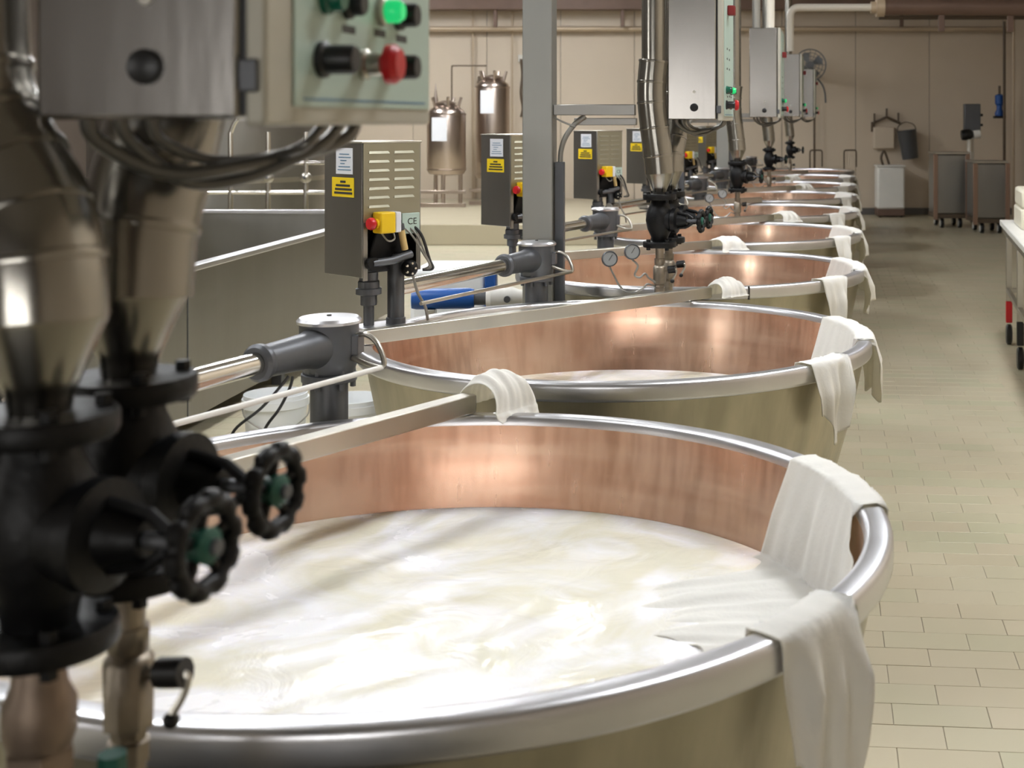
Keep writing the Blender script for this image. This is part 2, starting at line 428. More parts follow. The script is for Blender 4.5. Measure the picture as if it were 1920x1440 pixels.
def make_grate(n):  # unseen grates, added so the vat sides reflect a dark floor
    g = thing('added_dark_grate', f'added dark grate, unseen, to darken reflections in front of the {ORD[n]} vat', 'grate', vc(n) - ROW * .5 + Vector((-.25, 0, 0)), -.105, 'added dark grates between the vats')
    MB().box((-.75, -.42, .001), (.60, .42, .004)).build('tray', 'print', g)
    fr = MB().box((-.75, -.42, .004), (.60, -.40, .016)).box((-.75, .40, .004), (.60, .42, .016)).box((-.75, -.40, .004), (-.73, .40, .016)).box((.58, -.40, .004), (.60, .40, .016))
    fr.build('grate_frame', 'darksteel', g)
    for k in range(26): MB().box((-.715 + k * .05, -.40, .005), (-.703 + k * .05, .40, .015)).build('slat', 'darksteel', g)
for n in range(1, 10): make_grate(n)

mt = thing('added_dark_mat', 'added dark ribbed mat, unseen under the viewer, to darken rim reflections', 'mat', (-.9, -.1, 0), -.105)  # out of view, added so the front rim band reflects something dark
MB().box((-1.3, -1.2, .001), (1.1, 1.0, .012)).build('mat_sheet', 'rubber', mt, .004)
for k in range(12): MB().box((-1.26, -1.1 + k * .175, .012), (1.06, -1.07 + k * .175, .016)).build('mat_rib', 'rubber', mt)

def make_milk(n, z, r, label):
    NR, NT = 46, 120; vs = [(0, 0, 0)]; fs = []
    for i in range(1, NR + 1):
        rr = r * i / NR
        for k in range(NT):
            a = 2 * math.pi * k / NT; x, y = rr * math.cos(a), rr * math.sin(a)
            h = .006 * (noise.noise(Vector((x * 4, y * 4, n))) + .5 * noise.noise(Vector((x * 9, y * 9, n + 3))))
            e = min(1, (r - rr) / .06); vs.append((x, y, h * e))
    for k in range(NT): fs.append((0, 1 + k, 1 + (k + 1) % NT))
    for i in range(NR - 1):
        for k in range(NT):
            a = 1 + i * NT; b = a + NT; j = (k + 1) % NT
            fs.append((a + k, b + k, b + j, a + j))
    o0 = len(vs); last = 1 + (NR - 1) * NT
    for k in range(NT):
        a = 2 * math.pi * k / NT; vs.append(((r - .03) * math.cos(a), (r - .03) * math.sin(a), -.12))
    for k in range(NT):
        j = (k + 1) % NT; fs.append((last + k, o0 + k, o0 + j, last + j))
    fs.append(tuple(o0 + k for k in range(NT))[::-1])
    o = MB().add(vs, fs).build('milk', 'milk', ang=80); o.location = vc(n) + Vector((0, 0, z))
    return tag(o, label, 'milk')
make_milk(1, .652, .7545, 'white curdling milk filling the nearest copper vat')
make_milk(2, .600, .7435, 'cream-coloured milk low inside the second vat')

# ------------------------------------------------------------------ steel bars lying across the vats
def chord(n, rel, d):
    c = vc(n); d = Vector((d[0], d[1], 0)).normalized(); r = Vector((rel[0], rel[1], 0))
    b = r.dot(d); t = -b + math.sqrt(b * b - r.length_squared + .815 ** 2)
    return c + r, c + r + d * (t + .01), d
BARS = {1: ((-.062, .815), (-.276, -.46)), 2: ((.295, .845), (-1, -1)), 3: ((.09, .82), (-.74, -.6)), 4: ((.31, .80), (-1, -.9)),
        5: ((.10, .82), (-.8, -.6)), 6: ((.30, .79), (-1, -.9)), 7: ((.10, .82), (-.8, -.6)), 8: ((.3, .79), (-1, -.9))}
ENDS = {}
for n, (rel, d) in BARS.items():
    a, b, dr = chord(n, rel, d); ENDS[n] = (a, dr)
    L = (b - a).length; ang = math.atan2(dr.y, dr.x)
    t = thing('cloth_bar', f'rectangular steel bar lying across the {ORD[n] if n < 9 else "last"} vat' + (', in the foreground' if n == 1 else ''), 'bar', a + Vector((0, 0, .862)), ang, 'steel bars across the vats')
    MB().box((0, -.021, 0), (L, .021, .044)).build('bar_body', 'steel', t, .003)
    MB().box((-.004, -.018, .003), (0, .018, .041)).build('end_cap', 'darksteel', t, .002)

# ------------------------------------------------------------------ cheesecloths over the right rim
def smooth(a, b, x):
    t = max(0, min(1, (x - a) / (b - a))); return t * t * (3 - 2 * t)
def make_cloth(name, milkz, t0, t1, g0, g1, inl, seed, nt=150, ns_=90, tailA=.2, tailB=.24, spread=0.0):
    """sheet hung over the rim: s < 0 inside, 0..055 over the rim top, beyond that hanging outside"""
    rnd = random.Random(seed)
    ph = [rnd.uniform(0, 6.28) for _ in range(8)]
    vs = []; fs = []
    def fold(th, k):
        return (math.sin(th * 46 + ph[0] + k * 2.0) * .5 + math.sin(th * 83 + ph[1] - k) * .3 + math.sin(th * 23 + ph[2]) * .5 + .5 * noise.noise(Vector((th * 30, k * 3, seed))))
    dep = .862 - milkz
    for i in range(nt + 1):
        f = i / nt; th = t0 + (t1 - t0) * f
        # outer end
        A = smooth(g0 + .05, g0 - .03, -th) if False else (1 - smooth(g1 - .0, g1 + .07, th) if False else 0)
        inA = smooth(g1 - .02, g1 + .05, th); inB = 1 - smooth(g0 - .05, g0 + .02, th)
        midA = (t1 + g1) / 2; wA = abs(t1 - g1) / 2; midB = (t0 + g0) / 2; wB = abs(g0 - t0) / 2
        ta = tailA * (.82 + .18 * math.sin(th * 19 + ph[3])) * (.35 + .65 * smooth(t1, t1 - wA * .9, th))
        tb = tailB * (.90 + .10 * math.cos((th - midB) / wB * 4.0 + ph[4] * .12)) * (.72 + .28 * smooth(t0, t0 + wB * .9, th))
        s_end = -.045 - .05 * math.sin((th - g0) / (g1 - g0) * math.pi) if (g0 < th < g1) else -.03
        s_end = s_end * (1 - inA) * (1 - inB) + inA * (.055 + ta) + inB * (.055 + tb)
        s_in = -(dep + inl * (.75 + .25 * math.sin(th * 9 + ph[5])))
        for j in range(ns_ + 1):
            s = s_in + (s_end - s_in) * j / ns_
            thx = th
            if s < 0:
                q = -s
                if q < dep * 1.02:
                    r = .776 - q * .125; z = .866 - q * .985
                    a = .0025 + .010 * min(1, q / .12)
                    r -= .004 + a * (.5 + .5 * fold(th, q * 2)); thx = th + q * .60 * max(0, f - .35) 
                else:
                    q2 = q - dep * 1.02
                    r = .776 - dep * .125 - q2 - .012; z = milkz + .006 + .004 * fold(th, q2 * 4) * min(1, q2 / .05 + .3)
                    thx = th + dep * .60 * max(0, f - .35) + spread * q2 * (f - .5)
                    z -= .018 * smooth(inl * .45, inl * .9, q2) + .016 * smooth(.12, 0, f) * smooth(.03, .1, q2) + .016 * smooth(.9, 1, f) * smooth(.0, .06, q2)
            elif s <= .055:
                u = s / .055; r = .776 + .055 * u + (.003 if u > .9 else 0); z = .8655 + .002 * math.sin(u * math.pi) + .0022 * fold(th, 0)
            else:
                q = s - .055; c = midA if th > (g0 + g1) / 2 else midB
                thx = c + (th - c) * (1 - min(.36, q * 1.4))
                r = .834 + .003 * (1 if q > .005 else 0) + (.022 * min(1, q / .09)) * (.9 + .9 * fold(th, q * 3)); z = .862 - q
                r -= q * .02
            vs.append((r * math.cos(thx), r * math.sin(thx), z))
    w_ = ns_ + 1
    for i in range(nt):
        for j in range(ns_):
            a = i * w_ + j; fs.append((a, a + w_, a + w_ + 1, a + 1))
    o = MB().add(vs, fs).build(name, 'cloth', ang=180)
    sd = o.modifiers.new('Solidify', 'SOLIDIFY'); sd.thickness = .0016; sd.offset = 1
    return o
c1 = make_cloth('cheesecloth', .652, R_(-43.5), R_(28.5), R_(-30), R_(3), .46, 3, 190, 110, .16, .30, .5)
c1.location = vc(1); tag(c1, 'white cheesecloth trailing from the nearest vat\'s rim into the milk', 'cloth', 'cheesecloths over the vat rims')
c2 = make_cloth('cheesecloth', .600, R_(-45), R_(25), R_(-31), R_(-11), .10, 8, 130, 80, .22, .24)
c2.location = vc(2); tag(c2, 'white cheesecloth hanging over the right rim of the second vat', 'cloth', 'cheesecloths over the vat rims')
c3 = make_cloth('cheesecloth', .600, R_(-46), R_(24), R_(-32), R_(-14), .05, 15, 90, 50, .24, .30)
for n in range(3, 9):
    o = c3 if n == 3 else c3.copy()
    if n > 3: COL.objects.link(o)
    o.location = vc(n); o.rotation_euler = (0, 0, R_([0, 3, -3, 5, 0, 4][n - 3]))
    tag(o, f'white cheesecloth hanging over the right rim of the {ORD[n]} vat', 'cloth', 'cheesecloths over the vat rims')

# bundled cloth by the bar ends
def make_bundle(seed, sx, sy, h, skirt):
    rnd = random.Random(seed); ph = [rnd.uniform(0, 6.28) for _ in range(4)]; vs = [(0, 0, h)]; fs = []; NT, NS = 72, 22
    for j in range(1, NS + 1):
        t = j / NS
        for k in range(NT):
            a = 2 * math.pi * k / NT
            if t < .55:
                u = t / .55 * math.pi / 2; rr = math.sin(u); z = h * (.30 + .70 * math.cos(u))
            else:
                q = (t - .55) / .45; rr = 1 + .30 * q; z = h * .30 - q * skirt * (.75 + .25 * math.sin(3 * a + ph[0]))
            fo = (.10 * math.sin(9 * a + ph[1]) + .07 * math.sin(15 * a + ph[2]) + .12 * math.sin(4 * a + ph[3]) + .10 * math.sin(2 * a + ph[0])) * min(1, t * 1.4)
            rr *= 1 + fo
            vs.append((sx * rr * math.cos(a), sy * rr * math.sin(a), z))
    for k in range(NT): fs.append((0, 1 + k, 1 + (k + 1) % NT))
    for j in range(NS - 1):
        for k in range(NT):
            a = 1 + j * NT; b = a + NT; q = (k + 1) % NT; fs.append((a + k, b + k, b + q, a + q))
    o = MB().add(vs, fs).build('folded_cloth', 'cloth', ang=180)
    sd = o.modifiers.new('Solidify', 'SOLIDIFY'); sd.thickness = .002
    return o
def make_arch(seed, half, h, length, dl, dr_):
    """cloth laid over the bar end: an arch across the bar, x runs along the bar"""
    rnd = random.Random(seed); ph = [rnd.uniform(0, 6.28) for _ in range(5)]; NU, NV = 34, 60; vs = []; fs = []
    for i in range(NU + 1):
        u = i / NU; x = (u - .5) * length
        for j in range(NV + 1):
            v = j / NV
            if v < .2: q = v / .2; y = -half * (1.10 - .10 * q); z = -dl * (1 - q)
            elif v > .75: q = (v - .75) / .25; y = half * (1 + .22 * q); z = -dr_ * q * (.8 + .2 * math.sin(u * 6 + ph[0]))
            else:
                t = (v - .2) / .55 * math.pi; y = -half * math.cos(t); z = h * math.sin(t) ** .8
            f = .0022 * math.sin(u * 21 + v * 5 + ph[1]) + .0014 * math.sin(u * 41 - v * 7 + ph[2]) + .007 * noise.noise(Vector((u * 5, v * 6, seed)))
            n = Vector((0, y / half, max(z, 0) / h)).normalized() if (abs(y) > 1e-4 or z > 0) else Vector((0, 0, 1))
            xx = x * (1 + .25 * (1 - max(0, z) / h) * (.6 + .4 * math.sin(v * 9 + ph[3]))); dip = .22 * h * (2 * u - 1) ** 2
            vs.append((xx, y + n.y * f, z - dip * max(0, z) / h + n.z * f + .002))
    for i in range(NU):
        for j in range(NV):
            a = i * (NV + 1) + j; fs.append((a, a + NV + 1, a + NV + 2, a + 1))
    o = MB().add(vs, fs).build('folded_cloth', 'cloth', ang=180)
    sd = o.modifiers.new('Solidify', 'SOLIDIFY'); sd.thickness = .002
    return o
for n in (1, 2, 3, 4, 6, 7):
    a, dr = ENDS[n]; ang = math.atan2(dr.y, dr.x) + math.pi
    if n == 1: b = make_arch(4, .064, .084, .125, .0, .022); fwd = .050
    elif n == 2: b = make_arch(7, .052, .068, .12, .0, .0); fwd = .055
    elif n == 3: b = make_arch(9, .075, .058, .15, .0, .02); fwd = .05; b3 = b
    else: b = b3.copy(); COL.objects.link(b); fwd = .05
    nx = Vector((-dr.x, -dr.y, 0)); sd_ = Vector((-nx.y, nx.x, 0))
    b.location = a + nx * fwd + Vector((.03 if n < 3 else .05, 0, .866)); b.rotation_euler = (0, 0, ang + math.pi)
    tag(b, f'bunched white cloth at the bar end on the {ORD[n]} vat\'s back rim', 'cloth', 'bunched cloths at the bar ends')

# ================================================================== swing-arm posts between the vats
AD = Vector((-.345, -.938, 0))                 # direction of the swing arm
def make_agitator(label, hoses):
    t = thing('swing_arm_post', label, 'post', (0, 0, 0), 0, 'swing-arm posts between the vats')
    MB().lathe([(0, 0), (.09, 0), (.09, .012), (.045, .014), (.045, .93), (0, .93)], 32).build('post', 'darksteel', t)
    fg = MB().lathe([(0, .925), (.066, .925), (.066, .945), (0, .945)], 32).build('flange', 'darksteel', t, .002)
    for k in range(6):
        a = k * math.pi / 3 + .3
        MB().cyl((.056 * math.cos(a), .056 * math.sin(a), .908), (0, 0, 1), .007, .05, 6).build('bolt', 'darksteel', fg)
    MB().lathe([(0, .944), (.058, .944), (.070, .975), (.0705, 1.068), (0, 1.068)], 40).build('pivot_housing', 'darksteel', t)
    cp = MB().lathe([(0, 1.066), (.076, 1.066), (.077, 1.073), (.070, 1.080), (.004, 1.083), (0, 1.083)], 40).build('cap', 'rim', t)
    MB().cyl((0, 0, 1.0815), (0, 0, 1), .006, .004, 10).build('cap_screw', 'print', cp)
    sl = MB()
    sl.lathe([(0, .03), (.046, .03), (.050, .06), (.043, .085), (.040, .15), (.037, .25), (.0, .25)], 32, axm((0, 0, 1.012), AD))
    sl.build('arm_sleeve', 'darksteel', t)
    MB().lathe([(.026, .245), (.041, .245), (.043, .250), (.043, .262), (.036, .27), (.026, .27)], 32, axm((0, 0, 1.012), AD)).build('sleeve_ring', 'darksteel', t)
    MB().cyl(Vector((0, 0, 1.012)) + AD * .24, AD, .0255, .725, 28).build('arm_tube', 'chrome', t)
    h0 = Vector((.062, .0, 1.03)); side = Vector((.938, -.345, 0))
    p = [(.06, -.01, 1.035), (.095, -.02, 1.040), (.125, -.035, 1.022), (.145, -.05, .985), (.142, -.055, .968), (.11, -.05, .972), (.065, -.03, .985)]
    MB().tube(spline(p, 7), .0065, 10).build('handle_loop', 'steel', t)
    st = Vector((.142, -.056, .967)); 
    MB().tube([st, st + AD * .45 + Vector((-.03, 0, .0)), st + AD * .92 + Vector((-.08, 0, -.004))], .0065, 10).build('control_rod', 'whiteplastic' if hoses else 'steel', t)
    MB().box((.060, -.03, .99), (.078, .03, 1.04)).build('lug', 'darksteel', t, .003)
    if hoses:
        base = vc(1) + Vector((-.415, .875, 0))
        for pts in (((541, 705, 3.04), (528, 722, 3.03), (490, 765, 3.02), (440, 806, 3.02), (425, 850, 3.03)), ((549, 706, 3.05), (543, 728, 3.04), (524, 766, 3.05), (498, 802, 3.06), (480, 850, 3.07))):
            MB().tube(spline([at(*q) - base for q in pts], 7), .0035, 8).build('hose', 'darkcable', t)
    return t
PREL = Vector((-.415, .875, 0))
ag = make_agitator('large grey swing-arm post with chrome arm, behind the nearest vat', True); ag.location = vc(1) + PREL
ag2 = make_agitator('grey swing-arm post standing in front of the square steel column', False); ag2.location = vc(2) + PREL + Vector((.035, 0, 0))
AL = {3: 'grey swing-arm post behind the pressure gauges, below the third motor housing', 4: 'swing-arm post behind the fourth vat', 5: 'small swing-arm post behind the fifth vat',
      6: 'small swing-arm post behind the sixth vat', 7: 'distant swing-arm post behind the seventh vat', 8: 'most distant swing-arm post, behind the eighth vat'}
for n in range(3, 9): dup(ag2, vc(n) + PREL + Vector((-.06 if n == 3 else 0, 0, 0)), AL[n])

# ================================================================== stirrer drives (grey louvered motor housings)
def text_mesh(name, body, size, material, parent, Mx):
    cu = bpy.data.curves.new(name, 'FONT'); cu.body = body; cu.size = size; cu.extrude = .0003; cu.align_x = 'CENTER'; cu.align_y = 'CENTER'
    ob = bpy.data.objects.new(name, cu); COL.objects.link(ob)
    dg = bpy.context.evaluated_depsgraph_get(); me = bpy.data.meshes.new_from_object(ob.evaluated_get(dg))
    bpy.data.objects.remove(ob, do_unlink=True)
    o = bpy.data.objects.new(name, me); COL.objects.link(o); me.materials.clear(); me.materials.append(M[material])
    o.parent = parent; o.matrix_local = Mx
    return o
PHI = R_(48); BW, BD, BH, B0 = .222, .215, .44, .19
def make_drive(label):
    t = thing('stirrer_drive', label, 'motor housing', (0, 0, 0), PHI, 'louvered motor housings over the vats')
    z0, z1 = B0, B0 + BH; zs = B0 + .185
    sh = MB()
    sh.box((0, 0, z0 + .01), (.004, BD, z1 - .004)).box((BW - .004, 0, z0 + .02), (BW, BD, z1 - .004)).box((.004, BD - .004, z0 + .04), (BW - .004, BD, z1 - .004))
    sh.box((.004, 0, z0), (.022, .004, zs)).box((BW - .018, 0, z0 + .02), (BW - .004, .004, zs))
    sh.build('housing', 'housing', t, .002)
    MB().box((-.003, -.004, z1 - .006), (BW + .003, BD + .003, z1)).build('lid', 'steel', t, .002)
    fp = MB().box((.004, -.002, zs), (BW - .004, .003, z1 - .006)).build('louver_panel', 'louver', t, .001)
    lv = MB()
    lv.add([(0, 0, 0), (.078, 0, 0), (.078, -.0035, .0005), (0, -.0035, .0005), (.004, 0, .0085), (.074, 0, .0085)],
           [(0, 1, 2, 3), (3, 2, 5, 4), (0, 3, 4), (1, 5, 2)])
    lm = lv.mesh('louver', 20); lm.materials.append(M['louver'])
    for c, rows in ((.022, 7), (.116, 6)):
        for k in range(rows):
            o = bpy.data.objects.new('louver', lm); COL.objects.link(o); o.parent = t; o.location = (c, -.002, z1 - .040 - k * .0285)
    # warning labels on the left face
    lb = MB().box((-.0012, .05, z1 - .105), (0, .145, z1 - .022)).build('paper_label', 'paper', t); lb['label'] = 'white printed label'
    for k, (a, b) in enumerate(((.07, .125), (.06, .13), (.085, .12), (.095, .12), (.065, .13), (.06, .135))):
        MB().box((-.0018, a, z1 - .043 - k * .010), (-.0012, b, z1 - .040 - k * .010)).build('print_line', 'blueline', lb)
    yl = MB().box((-.0012, .043, z1 - .178), (0, .168, z1 - .116)).build('warning_label', 'yellowlabel', t); yl['label'] = 'yellow warning label with black lettering'
    for k, (a, b) in enumerate(((.09, .12), (.065, .145), (.055, .15), (.052, .155))):
        MB().box((-.0018, a, z1 - .133 - k * .012), (-.0012, b, z1 - .126 - k * .012)).build('print_line', 'print', yl)
    # emergency stop box
    es = MB().box((.036, -.050, zs - .035), (.092, -.002, zs + .032)).build('emergency_stop_box', 'yellow', t, .005); es['label'] = 'yellow emergency stop box'
    MB().box((.0925, -.049, zs - .034), (.114, -.002, zs + .031)).build('stop_box_base', 'paper', es, .004)
    MB().lathe([(0, 0), (.014, 0), (.016, .010), (0, .010)], 20, axm((.038, -.03, zs - .003), (-1, 0, 0))).build('button_collar', 'yellow', es)
    MB().lathe([(0, .009), (.010, .009), (.010, .014), (.019, .018), (.020, .026), (.017, .033), (0, .035)], 24, axm((.038, -.03, zs - .003), (-1, 0, 0))).build('stop_button', 'red', es)
    pe = MB().box((.146, -.006, zs - .045), (.214, -.002, zs + .022)).build('type_plate', 'panel', t, .002)
    text_mesh('plate_print', 'CE', .030, 'print', pe, Matrix.Translation((.184, -.0065, zs - .006)) @ Matrix.Rotation(R_(90), 4, 'X'))
    # machinery in the open lower part
    g = MB()
    g.add([(.03, .03, z0 + .02), (.205, .03, z0 + .02), (.205, .17, z0 + .02), (.03, .17, z0 + .02), (.075, .02, zs - .005), (.155, .02, zs - .005), (.155, .15, zs - .005), (.075, .15, zs - .005)],
          [(0, 3, 2, 1), (4, 5, 6, 7), (0, 1, 5, 4), (1, 2, 6, 5), (2, 3, 7, 6), (3, 0, 4, 7)])
    g.build('gearbox', 'black', t, .006)
    MB().box((.022, .05, zs - .06), (BW - .018, .2, zs + .1)).build('motor', 'rubber', t, .004)
    MB().tube([(.03, -.012, z0 + .055), (.10, -.018, z0 + .06), (.175, -.012, z0 + .075)], .013, 12).build('cross_lever', 'darksteel', t)
    MB().cyl((.03, -.022, z0 + .055), (0, 1, 0), .020, .04, 16).build('lever_boss', 'black', t)
    MB().ball((.165, -.018, z0 + .03), .028).build('gear_knuckle', 'black', t)
    for k in range(5):
        MB().cyl((.15 + .017 * math.cos(k * 1.26), -.044, z0 + .032 + .017 * math.sin(k * 1.26)), (0, -1, 0), .004, .006, 6).build('bolt', 'chrome', t)
    MB().cyl((.155, -.008, z0 + .09), (-.22, 0, 1), .011, .065, 14).build('sight_glass', 'amber', t)
    MB().cyl((.1405, -.008, z0 + .155), (-.22, 0, 1), .0125, .018, 14).build('sight_glass_cap', 'darksteel', t)
    for k in range(3):
        q = [(.145 + .02 * k, .01, zs - .012), (.175 + .018 * k, -.018, zs - .05), (.21 + .012 * k, -.03, zs - .11 - .01 * k), (.235 + .006 * k, -.03, z0 + .035 - .006 * k), (.222, -.01, z0 + .02)]
        MB().tube(spline(q, 6), .0032 if k < 2 else .005, 8).build('cable', 'cable' if k < 2 else 'darkcable', t)
    MB().tube(spline([(.06, -.012, zs - .03), (.075, -.03, zs - .06), (.10, -.03, zs - .055), (.105, -.012, zs - .03)], 6), .003, 8).build('cable', 'cable', t)
    # spindles down to the rim
    MB().lathe([(0, z0 + .02), (.03, z0 + .02), (.03, z0 - .005), (.034, z0 - .01), (.034, z0 - .03), (.041, z0 - .032), (.041, z0 - .05), (.026, z0 - .055), (.026, z0 - .085), (.017, z0 - .088), (.017, .04), (0, .04)][::-1], 24, Matrix.Translation((.066, .062, 0))).build('drive_spindle', 'darksteel', t)
    MB().lathe([(0, .04), (.031, .04), (.031, .058), (.027, .06), (.027, z0 + .06), (.020, z0 + .075), (0, z0 + .075)], 28, Matrix.Translation((.150, .035, 0))).build('support_tube', 'darksteel', t)
    MB().box((.02, .0, .012), (.205, .11, .040)).build('mounting_plate', 'rim', t, .004)
    MB().box((.03, .02, .0), (.055, .10, .012)).build('plate_pad', 'darksteel', t)
    MB().tube(spline([(.19, .01, z0 + .03), (.205, -.005, z0 - .05), (.225, -.02, .09), (.235, -.02, .045)], 6), .005, 8).build('grease_line', 'cable', t)
    return t
D2 = Vector((-1.090, 4.150, .861))
dr = make_drive('grey louvered motor housing with yellow label and red stop, over second vat'); dr.location = D2
DL = {1: 'grey motor housing at the left of the nearest vat, behind the insulated pipes', 3: 'grey motor housing partly behind the square steel column',
      4: 'grey motor housing just right of the column, below the crossbeam', 5: 'grey motor housing half hidden by the insulated pipe',
      6: 'distant grey motor housing on the sixth vat', 7: 'distant grey motor housing on the seventh vat', 8: 'most distant grey motor housing'}
DOFF = {3: (-.045, 0), 4: (-.03, .1), 5: (-.03, .1)}
DOFF[1] = (-.05, 0)
for n in (1, 3, 4, 5, 6, 7, 8):
    dx, dy = DOFF.get(n, (0, 0)); dup(dr, D2 + ROW * (n - 2) + Vector((dx, dy, 0)), DL[n])

# ================================================================== insulated steam pipes with valves
def make_valve(t, zo, wheel_dir=(.96, -.28, 0)):
    """black globe valve between z 1.065 and 1.265"""
    b = MB()
    b.lathe([(0, 1.078), (.030, 1.078), (.034, 1.10), (.048, 1.13), (.055, 1.165), (.050, 1.20), (.036, 1.23), (.032, 1.25), (0, 1.25)], 28, Matrix.Translation((0, 0, zo)))
    d = Vector(wheel_dir).normalized(); c = Vector((0, 0, 1.165 + zo))
    b.lathe([(0, .02), (.045, .02), (.043, .05), (.049, .055), (.049, .072), (.026, .076), (.020, .10), (.016, .112), (0, .112)], 24, axm(c, d))
    vb = b.build('valve_body', 'black', t)
    for za, zb in ((1.060, 1.082), (1.246, 1.268)):
        fg = MB().lathe([(0, za), (.064, za), (.066, za + .004), (.066, zb - .004), (.064, zb), (0, zb)], 28, Matrix.Translation((0, 0, zo))).build('flange', 'black', t)
        for k in range(4):
            a = k * math.pi / 2 + .6
            MB().cyl((.052 * math.cos(a), .052 * math.sin(a), za - .010 + zo), (0, 0, 1), .008, .042, 6).build('bolt', 'black', fg)
    side = d.cross(Vector((0, 0, 1)))
    for s in (-1, 1):
        MB().tube([c + d * .07 + Vector((0, 0, s * .03)), c + d * .115 + Vector((0, 0, s * .022)), c + d * .135 + Vector((0, 0, s * .008))], .006, 8).build('yoke', 'black', t)
    MB().cyl(c + d * .10, d, .007, .085, 12).build('stem', 'darksteel', t)
    # hand wheel: knobbed ring, spokes, green hub
    hw = MB(); Mx = axm(c + d * .170, d); pts = []; rs = []
    for k in range(60):
        a = 2 * math.pi * k / 60; bump = .0025 if (k % 6) < 3 else 0
        pts.append(Mx @ Vector(((.0355 + bump) * math.cos(a), (.0355 + bump) * math.sin(a), 0))); rs.append(.0078 + bump * .6)
    hw.tube(pts, rs, 10, True)
    for k in range(5):
        a = 2 * math.pi * k / 5 + .3
        hw.tube([Mx @ Vector((.012 * math.cos(a), .012 * math.sin(a), -.004)), Mx @ Vector((.0345 * math.cos(a), .0345 * math.sin(a), 0))], .0050, 8)
    w = hw.build('handwheel', 'black', t)
    MB().lathe([(0, -.012), (.014, -.012), (.016, .006), (.010, .010), (0, .010)], 20, Mx).build('wheel_hub', 'teal', w)

